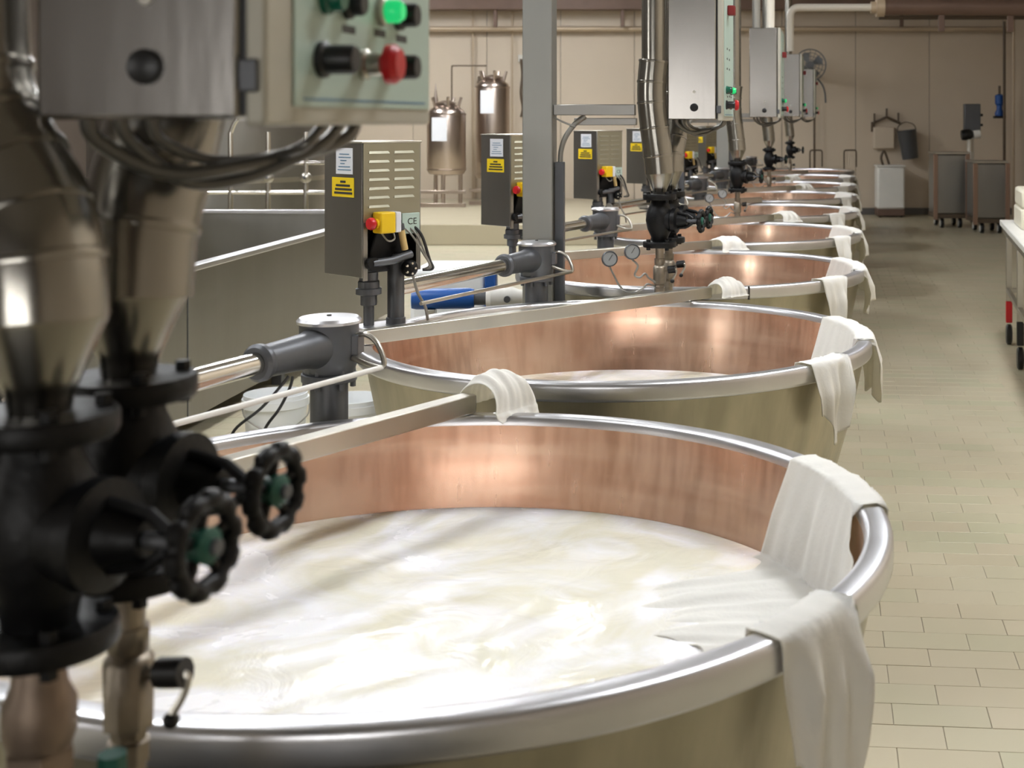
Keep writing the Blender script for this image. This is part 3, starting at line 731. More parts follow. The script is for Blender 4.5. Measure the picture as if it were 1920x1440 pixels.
def make_pipe(label, zo, bend, gauges=False, ballvalve=True, top=CH, lever_rust=False):
    t = thing('steam_pipe', label, 'pipe', (0, 0, 0), 0, 'insulated steam pipes with black valves')
    MB().lathe([(0, 0), (.07, 0), (.07, .01), (.0, .01)], 24).build('floor_plate', 'steel', t)
    MB().cyl((0, 0, .01), (0, 0, 1), .0165, 1.055 + zo - .01, 20).build('lower_pipe', 'brass', t)
    z = .955 + zo
    if ballvalve:
        bv = MB().lathe([(0, z - .075), (.021, z - .075), (.021, z - .055), (.017, z - .053), (.019, z - .043), (.025, z - .040), (.026, z + .025), (.022, z + .03), (.018, z + .034), (.021, z + .038), (.021, z + .06), (0, z + .06)], 8).build('ball_valve', 'brass', t)
        d = Vector((.97, -.25, .12)).normalized()
        MB().cyl(Vector((0, 0, z + .012)) + d * .02, d, .007, .03, 12).build('valve_stem', 'brass', bv)
        MB().cyl(Vector((0, 0, z + .012)) + d * .036, d, .015, .030, 10).build('stem_cap', 'rubber', bv)
        p0 = Vector((0, 0, z + .012)) + d * .062
        lv = [p0, p0 + Vector((.006, 0, -.006)), p0 + Vector((.002, -.002, -.022)), p0 + Vector((-.008, -.004, -.040))]
        MB().tube(spline(lv, 5), .0042, 8).build('lever', 'steel', bv)
        MB().ball(lv[-1] + Vector((-.001, 0, -.006)), .0085).build('lever_knob', 'rubber', bv)
    else:
        z = 1.062 + zo
        MB().lathe([(0, z - .09), (.026, z - .09), (.031, z - .075), (.031, z - .05), (.024, z - .035), (.021, z - .012), (.017, z - .004), (0, z - .004)], 18).build('union_fitting', 'rust', t)
        MB().lathe([(0, z - .26), (.030, z - .26), (.030, z - .09), (0, z - .09)], 6).build('hex_nut', 'rust', t)
        MB().cyl((.055, .02, z - .135), (0, 0, 1), .013, .03, 8).build('bleed_cap', 'teal', t)
        MB().cyl((.02, .01, z - .15), (.8, .2, 0), .008, .045, 10).build('bleed_pipe', 'rust', t)
    make_valve(t, zo)
    # sheet-metal jacket
    zb = 1.268 + zo
    MB().lathe([(.0, zb), (.026, zb), (.028, zb + .012), (.030, zb + .02), (.0565, zb + .080), (.0565, zb + .090), (0, zb + .090)], 32).build('jacket_cone', 'jacket', t)
    P = [Vector((x, y, zb + h)) for h, x, y in bend]
    K = 5; path = spline([P[0] - Vector((0, 0, .03))] + P + [P[-1] + Vector((0, 0, .03))], K)[K:-K]
    for i in range(len(P) - 1):
        MB().tube(path[i * K:(i + 1) * K + 1], .0575, 32).build('jacket_section', 'jacket', t, ang=50)
        q = path[(i + 1) * K]; d = path[(i + 1) * K] - path[(i + 1) * K - 1]
        MB().lathe([(.050, -.006), (.0592, -.005), (.0605, 0), (.0592, .005), (.050, .006)], 32, axm(q, d)).build('jacket_seam', 'jacket', t)
    a = P[-1]
    MB().cyl(a, (0, 0, 1), .048, top - a.z, 28).build('jacket_riser', 'jacket', t)
    if gauges:
        for k, (gx, gz, s) in enumerate(((-.195, 1.015 + zo, .031), (-.105, 1.046 + zo, .031))):
            c = Vector((gx, -.02 - .03 * k, gz)); d = Vector((.2, -1, .15)).normalized()
            gg = MB().lathe([(0, -.014), (s * .92, -.014), (s, -.010), (s, .010), (s * .9, .013), (s * .86, .009), (0, .009)], 28, axm(c, d)).build('pressure_gauge', 'darksteel', t)
            MB().lathe([(0, .0092), (s * .85, .0092), (s * .85, .0098), (0, .0098)], 28, axm(c, d)).build('gauge_dial', 'glassface', gg)
            Mx = axm(c + d * .0105, d)
            nd = MB(); nd.tube([Mx @ Vector((-.004, -.006, 0)), Mx @ Vector((.010, .016, 0))], .0012, 6); nd.build('gauge_needle', 'print', gg)
            if k == 0: q = [c - Vector((0, 0, s)), c + Vector((.02, 0, -.07)), c + Vector((.035, 0, -.10)), c + Vector((.06, .0, -.125)), c + Vector((.10, .0, -.13)), c + Vector((.13, .0, -.115)), c + Vector((.15, .01, -.10)), c + Vector((.19, .02, -.115))]
            else: q = [c - Vector((0, 0, s)), c + Vector((.022, 0, -.055)), c + Vector((.01, 0, -.09)), c + Vector((.03, 0, -.10)), c + Vector((.05, 0, -.085)), c + Vector((.065, .02, -.105)), c + Vector((.10, .04, -.13))]
            MB().tube(spline(q, 7), .004, 8).build('siphon_tube', 'cable', t)
    return t
# foreground pair
BL = [(.080, 0, 0), (.13, -.006, .005), (.17, -.020, .015), (.21, -.046, .025), (.25, -.074, .035), (.30, -.090, .04), (.38, -.094, .04), (.46, -.094, .04), (.54, -.094, .04)]
BR = [(.080, .004, .0), (.15, .006, .010), (.22, .016, .030), (.30, .026, .046), (.40, .03, .050), (.50, .03, .050)]
p1 = make_pipe('front-left insulated steel pipe, black valve and handwheel, cut by the left edge', .035, BL, False, False); p1.location = (-.590, 1.165, 0)
p2 = make_pipe('foreground insulated pipe with black valve above a small lever ball valve', .034, BR, False, True); p2.location = (-.586, 1.335, 0)
B2 = [(.080, 0, 0), (.15, -.006, 0), (.26, -.020, 0), (.36, -.030, 0), (.44, -.030, 0), (.52, -.023, 0)]
PL = {2: 'insulated pipe with black valve and two pressure gauges, beside the second control cabinet', 3: 'insulated pipe with black valve below the third control cabinet',
      4: 'distant insulated pipe and black valve below the fourth control cabinet', 5: 'most distant insulated pipe with black valve, far down the row'}
P2 = Vector((-.195, 5.19, 0)); SET = ROW * 2
pp = make_pipe(PL[2], 0, B2, True, True); pp.location = P2
for k in (3, 4, 5): dup(pp, P2 + SET * (k - 2) + Vector(({3: -.03, 4: -.05, 5: -.02}[k], 0, 0)), PL[k])
pb = make_pipe('second insulated pipe hidden close behind the gauge pipe', 0, BR, False, True); pb.location = P2 + Vector((.03, .19, 0))

# ================================================================== control cabinets
def make_cabinet(label, top=2.18):
    """origin under the front-left corner; front face looks at -y, button panel on the +x side"""
    t = thing('control_cabinet', label, 'cabinet', (0, 0, 0), -.105, 'stainless control cabinets above the valves')
    W, D, z0 = .212, .46, 1.560
    MB().box((0, 0, z0), (W - .022, .105, top)).build('cabinet_body', 'cabsteel', t, .004)
    MB().box((W - .022, .006, z0 + .004), (W - .016, D - .006, top - .004)).build('door_gasket', 'rubber', t)
    dpanel = MB().box((W - .016, 0, z0 - .006), (W + .004, D, top)).build('cabinet_door', 'beige', t, .004)
    MB().box((W + .004, .055, z0 + .012), (W + .0065, D - .012, top - .02)).build('button_panel', 'panel', t, .001)
    MB().box((W + .0065, .075, z0 + .018), (W + .0072, D - .03, z0 + .0205)).build('panel_line', 'blueline', t)
    MB().lathe([(0, 0), (.016, 0), (.016, .004), (.013, .006), (0, .006)], 28, axm((.104, 0, z0 + .047), (0, -1, 0))).build('lock', 'rubber', t)
    MB().lathe([(0, 0), (.006, 0), (.006, .002), (0, .002)], 20, axm((.104, 0, z0 + .108), (0, -1, 0))).build('rivet', 'steel', t)
    MB().box((W - .020, -.005, z0 + .024), (W - .002, .0, z0 + .054)).build('hinge', 'darksteel', t, .003)
    X = W + .0065
    def knob(y, z, r, l, m, name='push_button', cap=None):
        k = MB().lathe([(0, 0), (r, 0), (r, .006), (r * .8, .008), (r * .8, l - .003), (r * .7, l), (0, l)], 20, axm((X, y, z), (1, 0, 0))).build(name, m, t)
        return k
    zr = z0 + .058; zq = z0 + .118
    knob(.115, zr, .018, .036, 'rubber', 'selector_switch')
    kk = knob(.225, zr, .016, .022, 'steel', 'emergency_stop')
    MB().lathe([(0, .02), (.010, .02), (.012, .024), (.021, .028), (.021, .036), (.016, .042), (0, .044)], 24, axm((X, .225, zr), (1, 0, 0))).build('stop_button', 'red', kk)
    knob(.305, zr, .017, .034, 'rubber')
    knob(.125, zq, .016, .020, 'greendark', 'indicator_lamp'); knob(.18, zq, .016, .020, 'rubber')
    g = knob(.28, zq, .016, .008, 'steel', 'indicator_lamp')
    MB().lathe([(0, .006), (.013, .006), (.013, .02), (.009, .026), (0, .028)], 20, axm((X, .28, zq), (1, 0, 0))).build('green_lens', 'greenlamp', g)
    knob(.335, zq, .017, .024, 'rubber')
    r = MB().box((X, .17, z0 + .42), (X + .03, .22, z0 + .46)).build('main_switch', 'darkred', t, .004)
    for k, (yy, zz) in enumerate(((.15, .20), (.25, .20), (.15, .24), (.25, .24), (.15, .28), (.25, .28), (.17, .088), (.26, .090), (.33, .088))):
        MB().box((X, yy, z0 + zz), (X + .0005, yy + .035, z0 + zz + .008)).build('panel_marking', 'print', t)
    # conduits looping below and rising above
    for k, (y, dip, x2, y2) in enumerate(((.03, .050, .258, .25), (.05, .060, .258, .21), (.07, .040, .258, .17))):
        q = [(.03 + .02 * k, y, z0 + .005), (.035 + .02 * k, y + .01, z0 - .02), (.075 + .015 * k, y + .05, z0 - dip), (.125 + .01 * k, y + .09, z0 - dip * .95), (x2 - .065, y2 - .03, z0 - .025), (x2 - .055, y2, z0 + .002)]
        MB().tube(spline(q, 7), .0075 - .001 * k, 10).build('conduit', 'hosegrey', t)
    for x, y, m in ((.045, .05, 'cable'), (.145, .05, 'whitepipe')):
        MB().cyl((x, y, top), (0, 0, 1), .028, CH - top, 20).build('riser_conduit', m, t)
    return t
cb = make_cabinet('foreground control cabinet with green lamp and red stop button, upper left'); cb.location = (-.606, 1.190, 0)
CL = {2: 'tall stainless control cabinet beside the insulated pipe, upper centre', 3: 'third control cabinet from the front, right of the tall one',
      4: 'fourth control cabinet, below the white elbow pipe', 5: 'fifth and farthest control cabinet'}
CP = {2: (1252, 5.18), 3: (1405, 9.16), 4: (1463, 13.15), 5: (1497, 17.1)}
for k, (px, d) in CP.items():
    c = dup(cb, ((px - PX) / F * d, d, {2: 0, 3: .015, 4: .03, 5: .03}[k]), CL[k])
    if k >= 4:                                    # these two are fed by the elbow pipe
        for ch in list(c.children):
            if ch.name.startswith('riser_conduit'): bpy.data.objects.remove(ch, do_unlink=True)

# ================================================================== square columns with crossbeams
def make_column(label):
    t = thing('steel_column', label, 'column', (0, 0, 0), -.05, 'square steel columns')
    MB().box((-.062, -.0, 0), (.062, .115, CH)).build('column', 'column', t, .004)
    MB().box((-.10, -.04, 0), (.10, .155, .012)).build('base_plate', 'steel', t, .003)
    MB().box((.062, .02, 1.577), (.40, .066, 1.622)).build('crossbeam', 'housing', t, .003)
    MB().box((.14, .075, 1.536), (.40, .115, 1.566)).build('crossbeam', 'housing', t, .003)
    MB().box((.066, .03, 0), (.104, .07, 1.385)).build('conduit_post', 'darksteel', t, .003)
    MB().tube(spline([(.087, .05, 1.37), (.09, .05, 1.43), (.11, .05, 1.49), (.15, .055, 1.545), (.19, .06, 1.575)], 7), .011, 12).build('conduit', 'cable', t)
    MB().tube(spline([(.062, .03, 1.57), (.10, .035, 1.55), (.15, .045, 1.53)], 6), .004, 8).build('cable', 'cable', t)
    return t
C2 = Vector((-.705, 5.42, 0))
co = make_column('square steel column with crossbeam in the centre of the hall'); co.location = C2
dup(co, C2 + SET, 'square steel column behind the insulated gauge pipe, farther down the row')
dup(co, C2 + SET * 2, 'distant square steel column far down the row')

# ================================================================== trough at the left
t = thing('steel_trough', 'long open stainless trough with bright rim at the left', 'trough', (-2.56, 5.2, 0), -.03)
L, Wd, zt = 5.2, 1.7, .85
MB().box((-.03, 0, .10), (0, L, zt - .03)).build('side_panel', 'housing', t, .003)
MB().box((-Wd, 0, .10), (-Wd + .03, L, zt - .03)).build('side_panel', 'steel_shell', t, .003)
MB().box((-Wd + .03, L - .03, .10), (-.03, L, zt - .03)).build('end_panel', 'housing', t, .003)
MB().box((-Wd + .03, 0, .10), (-.03, .03, zt - .03)).build('end_panel', 'housing', t, .003)
MB().box((-Wd + .03, .03, .25), (-.03, L - .03, .28)).build('trough_floor', 'steel', t, .003)
MB().box((-.05, -.02, zt - .03), (.02, L + .02, zt)).build('rim', 'rim', t, .006)
MB().box((-Wd - .02, -.02, zt - .03), (-Wd + .05, L + .02, zt)).build('rim', 'rim', t, .006)
MB().box((-Wd + .05, L - .05, zt - .03), (-.05, L + .02, zt)).build('rim', 'rim', t, .006)
MB().box((-Wd + .05, -.02, zt - .03), (-.05, .05, zt)).build('rim', 'rim', t, .006)
for x in (-.06, -Wd + .06):
    for y in (.1, L / 2, L - .1): MB().box((x - .03, y - .03, 0), (x + .03, y + .03, .10)).build('leg', 'darksteel', t, .003)
for y in (1.2,): MB().box((0, y - .004, .11), (.0025, y + .004, zt - .04)).build('panel_seam', 'darksteel', t)

# equipment behind the trough
t = thing('steel_process_tank', 'large grey stainless tank wall behind the trough', 'tank', (-5.5, 14.6, 0))
MB().lathe([(0, .35), (1.15, .35), (1.25, .45), (1.25, 2.3), (1.15, 2.42), (.5, 2.55), (0, 2.58)], 64).build('tank_body', 'housing', t)
for zz in (.9, 1.8): MB().lathe([(1.249, zz), (1.265, zz), (1.265, zz + .05), (1.249, zz + .05)], 64).build('tank_band', 'steel', t)
for k in range(4):
    a = k * math.pi / 2 + .5; MB().cyl((.95 * math.cos(a), .95 * math.sin(a), 0), (0, 0, 1), .05, .4, 12).build('leg', 'steel', t)
MB().cyl((0, 0, 2.56), (0, 0, 1), .2, .12, 24).build('manhole', 'steel', t)
t = thing('pipe_manifold', 'stainless pipe manifold with small valves beyond the trough', 'pipework', (-3.45, 11.6, 0))
for k in range(4):
    x = -.75 + k * .33
    MB().tube([(x, 0, 0), (x, 0, 1.45)], .022, 12).build('riser', 'chrome', t)
    vb = MB().ball((x, 0, 1.05), .05).build('valve', 'steel', t)
    MB().cyl((x, -.04, 1.05), (.3, -1, .1), .012, .09, 10).build('valve_handle', 'darksteel', vb)
for z in (.92, 1.18): MB().tube([(-1.1, 0, z), (.45, 0, z)], .018, 12).build('header_pipe', 'chrome', t)
MB().tube(spline([(-.75, 0, 1.44), (-.70, 0, 1.55), (-.6, 0, 1.60), (.2, 0, 1.60), (.3, 0, 1.55), (.33, 0, 1.42), (.33, 0, 0)], 6), .020, 12).build('bend_pipe', 'chrome', t)

# buckets on the floor, pump with blue motor, white bin with blue post
def bucket(x, y, label, r=.142, h=.30):
    t = thing('bucket', label, 'bucket', (x, y, 0), .4, 'white plastic buckets')
    MB().lathe([(0, .0), (r * .84, 0), (r * .86, .01), (r * .99, h - .04), (r * 1.0, h), (r * .97, h), (r * .95, h - .03), (r * .82, .02), (0, .02)], 40).build('bucket_body', 'milkwhite', t)
    MB().lathe([(r * .99, h - .06), (r * 1.05, h - .055), (r * 1.05, h - .02), (r * 1.0, h - .02)], 40).build('bucket_collar', 'milkwhite', t)
    MB().tube(spline([(-r * 1.04, 0, h - .04), (-r * .9, -.09, h - .10), (0, -r * 1.15, h - .15), (r * .9, -.09, h - .10), (r * 1.04, 0, h - .04)], 7), .0035, 8).build('bucket_handle', 'cable', t)
bucket(-2.0, 6.1, 'white plastic bucket on the floor left of the large grey post')
bucket(-1.62, 6.0, 'white plastic bucket on the floor right of the large grey post')

t = thing('pump', 'blue pump motor with white pump head behind the second vat', 'pump', (-1.06, 5.62, 0), .12)
MB().box((-.22, -.08, 0), (.36, .08, .02)).build('base', 'steel', t, .003)
for x in (-.12, .25): MB().box((x - .02, -.05, .02), (x + .02, .05, .76)).build('stand', 'steel', t, .003)
MB().lathe([(0, 0), (.040, 0), (.044, .02), (.044, .24), (.038, .26), (0, .26)], 28, axm((-.20, 0, .80), (1, 0, 0))).build('motor', 'blue', t)
MB().lathe([(0, .26), (.030, .26), (.030, .31), (0, .31)], 20, axm((-.20, 0, .80), (1, 0, 0))).build('coupling', 'darksteel', t)
MB().lathe([(0, .31), (.038, .31), (.046, .33), (.040, .35), (.046, .37), (.040, .39), (.046, .42), (.034, .45), (.03, .48), (0, .48)], 28, axm((-.20, 0, .80), (1, 0, 0))).build('pump_head', 'whiteplastic', t)
MB().cyl((.20, -.044, .80), (0, -1, 0), .014, .02, 14).build('drain_plug', 'darksteel', t)
MB().cyl((.28, 0, .80), (1, 0, 0), .016, .07, 14).build('outlet', 'whiteplastic', t)
t = thing('storage_bin', 'white bin with blue corner post beside the column', 'bin', (-1.10, 6.0, 0), .0)
MB().box((-.26, 0, .10), (.08, .4, .88)).build('bin_body', 'milkwhite', t, .02)
MB().box((.082, -.01, .06), (.13, .04, .90)).build('corner_post', 'blue', t, .004)
MB().box((-.24, .02, 0), (.11, .38, .10)).build('bin_base', 'darksteel', t, .01)

# crumpled white heap on the floor below the nearest vat
b = make_bundle(21, .085, .06, .05, .0); b.name = 'floor_heap'; b.location = (.215, 3.12, .0)
tag(b, 'crumpled white heap on the floor tiles below the nearest vat', 'cloth')

# ================================================================== the far end of the hall
def tank(px, d, rpx, ytop, ybot, label, hose=False):
    x = (px - PX) / F * d; r = rpx * d / F; zb = H - (ybot - PY) / F * d; zt = H - (ytop - PY) / F * d
    t = thing('milk_tank', label, 'tank', (x, d, .26), 0, 'small upright tanks at the far wall')
    zb -= .26; zt -= .26
    MB().lathe([(0, zb - r * .22), (r * .5, zb - r * .17), (r * .9, zb - .03), (r, zb + .03), (r, zt - .06), (r * .93, zt), (r * .55, zt + r * .30), (0, zt + r * .34)], 48).build('tank_body', 'tank', t)
    for zz in (zb + .02, zt - .06): MB().lathe([(r, zz), (r * 1.025, zz + .005), (r * 1.025, zz + .025), (r, zz + .03)], 48).build('tank_band', 'tank', t)
    for k in range(3):
        a = k * 2.094 + .5; MB().cyl((r * .75 * math.cos(a), r * .75 * math.sin(a), 0), (0, 0, 1), .03, zb + .02, 12).build('leg', 'tank', t)
    MB().lathe([(0, zt + r * .25), (.13, zt + r * .25), (.13, zt + r * .36), (.16, zt + r * .37), (.16, zt + r * .42), (.05, zt + r * .55), (0, zt + r * .56)], 28).build('manhole', 'tank', t)
    for k in range(5):
        a = k * 1.256; MB().cyl((r * .62 * math.cos(a), r * .62 * math.sin(a), zt + r * .18), (math.cos(a) * .3, math.sin(a) * .3, 1), .022, .16, 10).build('clamp', 'tank', t)
    MB().box((-r * .55, -r * 1.012, zt - .45), (r * .22, -r * .80, zt - .1)).build('paper_notice', 'paper', t)
    MB().box((-r * 1.2, -r * 1.1, .20), (r * 1.2, -r * 1.02, .25)).build('frame_rail', 'tank', t, .005)
    MB().box((-r * 1.2, -r * 1.1, 0.0), (r * 1.2, -r * 1.02, .06)).build('frame_rail', 'tank', t, .005)
    return t, zt, r
t, zt, r = tank(837, 19.9, 36, 208, 322, 'shorter stainless tank at the far wall with white notice')
MB().lathe([(0, zt + .1), (.03, zt + .1), (.03, zt + .15), (.012, zt + .35), (.004, zt + .42), (0, zt + .42)], 12, Matrix.Translation((-.16, 0, 0))).build('vent_spike', 'tank', t)
MB().tube(spline([(.08, 0, zt + .1), (.08, 0, zt + .3), (.08, 0, zt + .60), (.085, 0, zt + .66), (.12, 0, zt + .68), (.5, 0, zt + .68), (.60, 0, zt + .68)], 5), .012, 8).build('overflow_pipe', 'brownpipe', t)
t, zt, r = tank(924, 20.4, 32, 158, 330, 'taller stainless tank at the far wall, partly behind a motor housing')
t = tag(MB().box((-3.78, WY - .12, 2.07), (-3.58, WY - .002, 2.27)).build('junction_box', 'brownpipe', None, .01), 'small dark box on the far wall between two tanks', 'box')
o = thing('wall_hose', 'dark hose hanging on the far wall right of the tall tank', 'hose', (-3.08, WY - .06, 0))
MB().tube(spline([(0, 0, 2.55), (.02, 0, 2.3), (.0, -.02, 2.0), (.03, 0, 1.75), (.0, 0, 1.6)], 6), .022, 10).build('hose_length', 'brownpipe', o)
MB().box((-.05, 0, 2.5), (.07, .058, 2.62)).build('hose_hook', 'steel', o, .005)

# pipes and beam on the far wall
def wallpipe(name, pts, r, m, label, cat='pipe', k=1):
    o = MB().tube(pts if k == 1 else spline(pts, k), r, 14).build(name, m)
    return tag(o, label, cat)
zz = H + (224 - 54) / F * 21.5
wallpipe('wall_pipe', [(-9.5, 21.5, zz), (4.9, 21.5, zz)], .042, 'beigepipe', 'long beige pipe running along the far wall')
for px, nm in ((886, 'first'), (960, 'second')):
    x = (px - PX) / F * 21.6; wallpipe('drop_pipe', [(x, 21.62, .26), (x, 21.62, CH)], .016, 'beigepipe', f'{nm} thin vertical pipe down the far wall from the left')
bt = thing('cable_tray', 'dark brown cable tray high on the far wall', 'cable tray', (0, 0, 0))
MB().box((-9.5, 21.25, 3.33), (4.9, 21.55, 3.36)).build('tray_bottom', 'beam', bt, .004)
MB().box((-9.5, 21.22, 3.33), (4.9, 21.25, 3.52)).build('tray_side', 'beam', bt, .004)
for x in (-8, -5.5, -3.45, -1.4, .9, 3.1):
    MB().box((x - .03, 21.3, 3.05), (x + .03, 21.36, CH)).build('tray_hanger', 'beam', bt, .004)
e = thing('elbow_pipe', 'white elbow pipe above the fourth control cabinet', 'pipe', (0, 0, 0))
q = [(at(1482, 96, 13.3)), (at(1482, 40, 13.3)), (at(1483, 24, 13.3)), (at(1492, 15, 13.3)), (at(1510, 14, 13.3)), (at(1640, 14, 13.3))]
MB().tube([q[0], q[1]] + spline(q[1:5], 6)[1:] + [q[5]], .037, 18).build('pipe_run', 'whitepipe', e)
MB().cyl(q[5] - Vector((.04, 0, 0)), (1, 0, 0), .06, .10, 20).build('pipe_joint', 'beigepipe', e)
hp = thing('overhead_pipe', 'thick insulated pipe under the ceiling at the upper right', 'pipe', (0, 0, 0))
a, b = at(1652, 12, 13.3), at(1975, 14, 13.3)
MB().cyl(a, b - a, .088, (b - a).length, 24).build('pipe_jacket', 'beam', hp)
MB().cyl(a - Vector((.05, 0, 0)), (1, 0, 0), .105, .08, 24).build('end_flange', 'beigepipe', hp)
for k in (.35, .75): c = a.lerp(b, k); MB().box((c.x - .03, c.y - .02, c.z - .25), (c.x + .03, c.y + .02, CH)).build('pipe_hanger', 'beam', hp, .003)
a, b = at(1648, 33, 18.2), at(1930, 33, 18.2)
wallpipe('rail_pipe', [a, b], .028, 'brownpipe', 'thin dark pipe below the thick overhead pipe')
for k, (px, y1, y2, m) in enumerate(((1883, 40, 411, 'brownpipe'), (1900, 20, 411, 'beigepipe'))):
    a, b = at(px, y1, 20.6), at(px, y2, 20.6)
    wallpipe('drop_pipe', [a, b], .022, m, ('dark' if k == 0 else 'beige') + ' vertical pipe in the far right corner')

# wall fan
c = at(1519, 122, 21.0)
f = thing('wall_fan', 'round caged fan on the far wall behind the cabinets', 'fan', (c.x, c.y, c.z))
fr = .25
for k, rr in enumerate((fr, fr * .78, fr * .55, fr * .32)):
    MB().tube([(rr * math.cos(a * .2094), -.09 + .09 * (rr / fr) ** 2, rr * math.sin(a * .2094)) for a in range(30)], .010 if k == 0 else .005, 6, True).build('cage_ring', 'fanblade', f)
for k in range(16):
    a = k * math.pi / 8
    MB().tube([(.03 * math.cos(a), -.09, .03 * math.sin(a)), (fr * .6 * math.cos(a), -.06, fr * .6 * math.sin(a)), (fr * math.cos(a), 0, fr * math.sin(a))], .004, 6).build('cage_wire', 'fanblade', f)
for k in range(4):
    a = k * math.pi / 2 + .4; ca_, sa_ = math.cos(a), math.sin(a)
    MB().add([(.04 * ca_, .0, .04 * sa_), (.2 * math.cos(a - .35), -.02, .2 * math.sin(a - .35)), (.22 * math.cos(a + .1), .0, .22 * math.sin(a + .1)), (.19 * math.cos(a + .5), .03, .19 * math.sin(a + .5)), (.05 * math.cos(a + .5), .02, .05 * math.sin(a + .5)),
              (.04 * ca_, .006, .04 * sa_), (.2 * math.cos(a - .35), -.014, .2 * math.sin(a - .35)), (.22 * math.cos(a + .1), .006, .22 * math.sin(a + .1)), (.19 * math.cos(a + .5), .036, .19 * math.sin(a + .5)), (.05 * math.cos(a + .5), .026, .05 * math.sin(a + .5))],
             [(0, 1, 2, 3, 4), (9, 8, 7, 6, 5), (0, 5, 6, 1), (1, 6, 7, 2), (2, 7, 8, 3), (3, 8, 9, 4), (4, 9, 5, 0)]).build('fan_blade', 'fanblade', f)
MB().cyl((0, -.1, 0), (0, 1, 0), .06, .30, 20).build('fan_motor', 'darksteel', f)
MB().tube([(0, .15, 0), (.0, .4, -.1), (0, .68, -.1)], .03, 10).build('wall_arm', 'darksteel', f)
MB().tube(spline([(.12, .05, -.22), (.20, .05, -.32), (.24, .05, -.45), (.25, .05, -.60)], 6), .014, 8).build('pull_cord', 'darksteel', f)
a = at(1527, 160, 21.55); b = at(1527, 400, 21.55)
wallpipe('drop_pipe', [a, b], .018, 'brownpipe', 'thin brown pipe down the wall below the fan')

# bent tap pipes behind the last vat
for k, (px, lab) in enumerate(((1530, 'left of two bent brown pipes rising behind the last vat'), (1594, 'right of two bent brown pipes rising behind the last vat'))):
    x = (px - PX) / F * 19.5
    o = MB().tube([Vector((-.09, 0, 0)), Vector((-.09, 0, 1.05))] + spline([(-.09, 0, 1.05), (-.085, 0, 1.09), (-.06, 0, 1.105), (.06, 0, 1.105), (.085, 0, 1.09), (.09, 0, 1.05)], 4)[1:] + [Vector((.09, 0, .86))], .012, 10).build('bent_pipe', 'brownpipe')
    o.location = (x, 19.5, 0); tag(o, lab, 'pipe', 'bent pipes behind the last vat')

# hose rack, steel pail, white bin
r = thing('hook_rack', 'dark wall rack with upright hooks on the far wall', 'rack', (2.9, WY - .02, 0))
MB().tube([(-.22, -.02, 1.50), (-.05, -.05, 1.58), (.0, -.06, 1.60), (.06, -.05, 1.57), (.22, -.02, 1.50)], .022, 8).build('rack_bar', 'brownpipe', r)
for x, z in ((-.20, 1.52), (0, 1.60), (.19, 1.53)): MB().cyl((x, -.05, z - .02), (0, 0, 1), .016, .16, 8).build('rack_hook', 'brownpipe', r)
MB().box((-.25, -.02, 1.36), (-.19, .018, 1.52)).build('rack_bracket', 'brownpipe', r, .004)
o = tag(MB().box((2.68, WY - .14, 1.08), (3.02, WY - .002, 1.44)).build('towel_dispenser', 'wall', None, .02), 'pale dispenser on the far wall under the hook rack', 'dispenser')
p = thing('steel_pail', 'dark steel pail hanging tilted beside the hook rack', 'pail', (3.27, WY - .20, .92))
p.rotation_euler = (0, R_(-8), 0)
MB().lathe([(0, 0), (.125, 0), (.13, .01), (.155, .46), (.160, .47), (.150, .47), (.12, .02), (0, .02)], 32).build('pail_body', 'darksteel', p)
MB().tube(spline([(-.155, 0, .46), (-.12, 0, .55), (0, .10, .60), (.12, 0, .55), (.155, 0, .46)], 6), .008, 8).build('pail_handle', 'brownpipe', p)
t = thing('waste_bin', 'white upright bin on dark feet at the far wall', 'bin', (2.90, 21.28, 0))
MB().box((-.22, -.2, .13), (.22, .2, .80)).build('bin_body', 'whiteplastic', t, .03)
MB().box((-.23, -.21, .80), (.23, .21, .83)).build('bin_lid', 'whiteplastic', t, .01)
MB().tube(spline([(-.12, -.1, .83), (-.15, -.1, .95), (-.10, -.1, 1.05), (-.02, -.1, .84)], 5), .02, 8).build('spray_nozzle', 'brownpipe', t)
MB().box((-.22, -.20, .02), (.22, .2, .13)).build('bin_base', 'beam', t, .01)
for x in (-.17, .17): MB().cyl((x - .015, -.15, .03), (1, 0, 0), .03, .03, 12).build('wheel', 'rubber', t)

# steel tank carts on wheels
def cart(x, y, w, d, h, label):
    t = thing('tank_cart', label, 'cart', (x, y, 0), 0, 'steel tank carts in the far corner')
    MB().box((-w / 2, 0, .20), (w / 2, d, h)).build('tank_body', 'housing', t, .02)
    MB().box((-w / 2 - .01, -.01, h), (w / 2 + .01, d + .01, h + .03)).build('tank_rim', 'steel', t, .005)
    for sx in (-1, 1): MB().box((sx * (w / 2) - .03, -.025, .12), (sx * (w / 2) + .03, .02, h)).build('corner_post', 'copperedge', t, .004)
    MB().box((-w / 2, 0, .14), (w / 2, d, .20)).build('chassis', 'brownpipe', t, .004)
    for sx in (-1, 1):
        for yy in (.06, d - .06):
            wl = MB().lathe([(0, 0), (.035, 0), (.035, .006)], 20, axm((sx * (w / 2 - .10) - .02, yy, .07), (1, 0, 0)))
            wl.lathe([(.035, -.004), (.066, -.004), (.07, .004), (.07, .036), (.066, .044), (.035, .044)], 24, axm((sx * (w / 2 - .10) - .02, yy, .07), (1, 0, 0)))
            wl.build('wheel', 'rubber', t)
            MB().lathe([(0, -.006), (.048, -.006), (.048, .046), (0, .046)], 20, axm((sx * (w / 2 - .10) - .02, yy, .07), (1, 0, 0))).build('wheel_disc', 'whiteplastic', t)
    return t
cart(3.48, 19.0, .46, .6, 1.06, 'dark steel tank cart with copper-coloured posts, left of the pair')
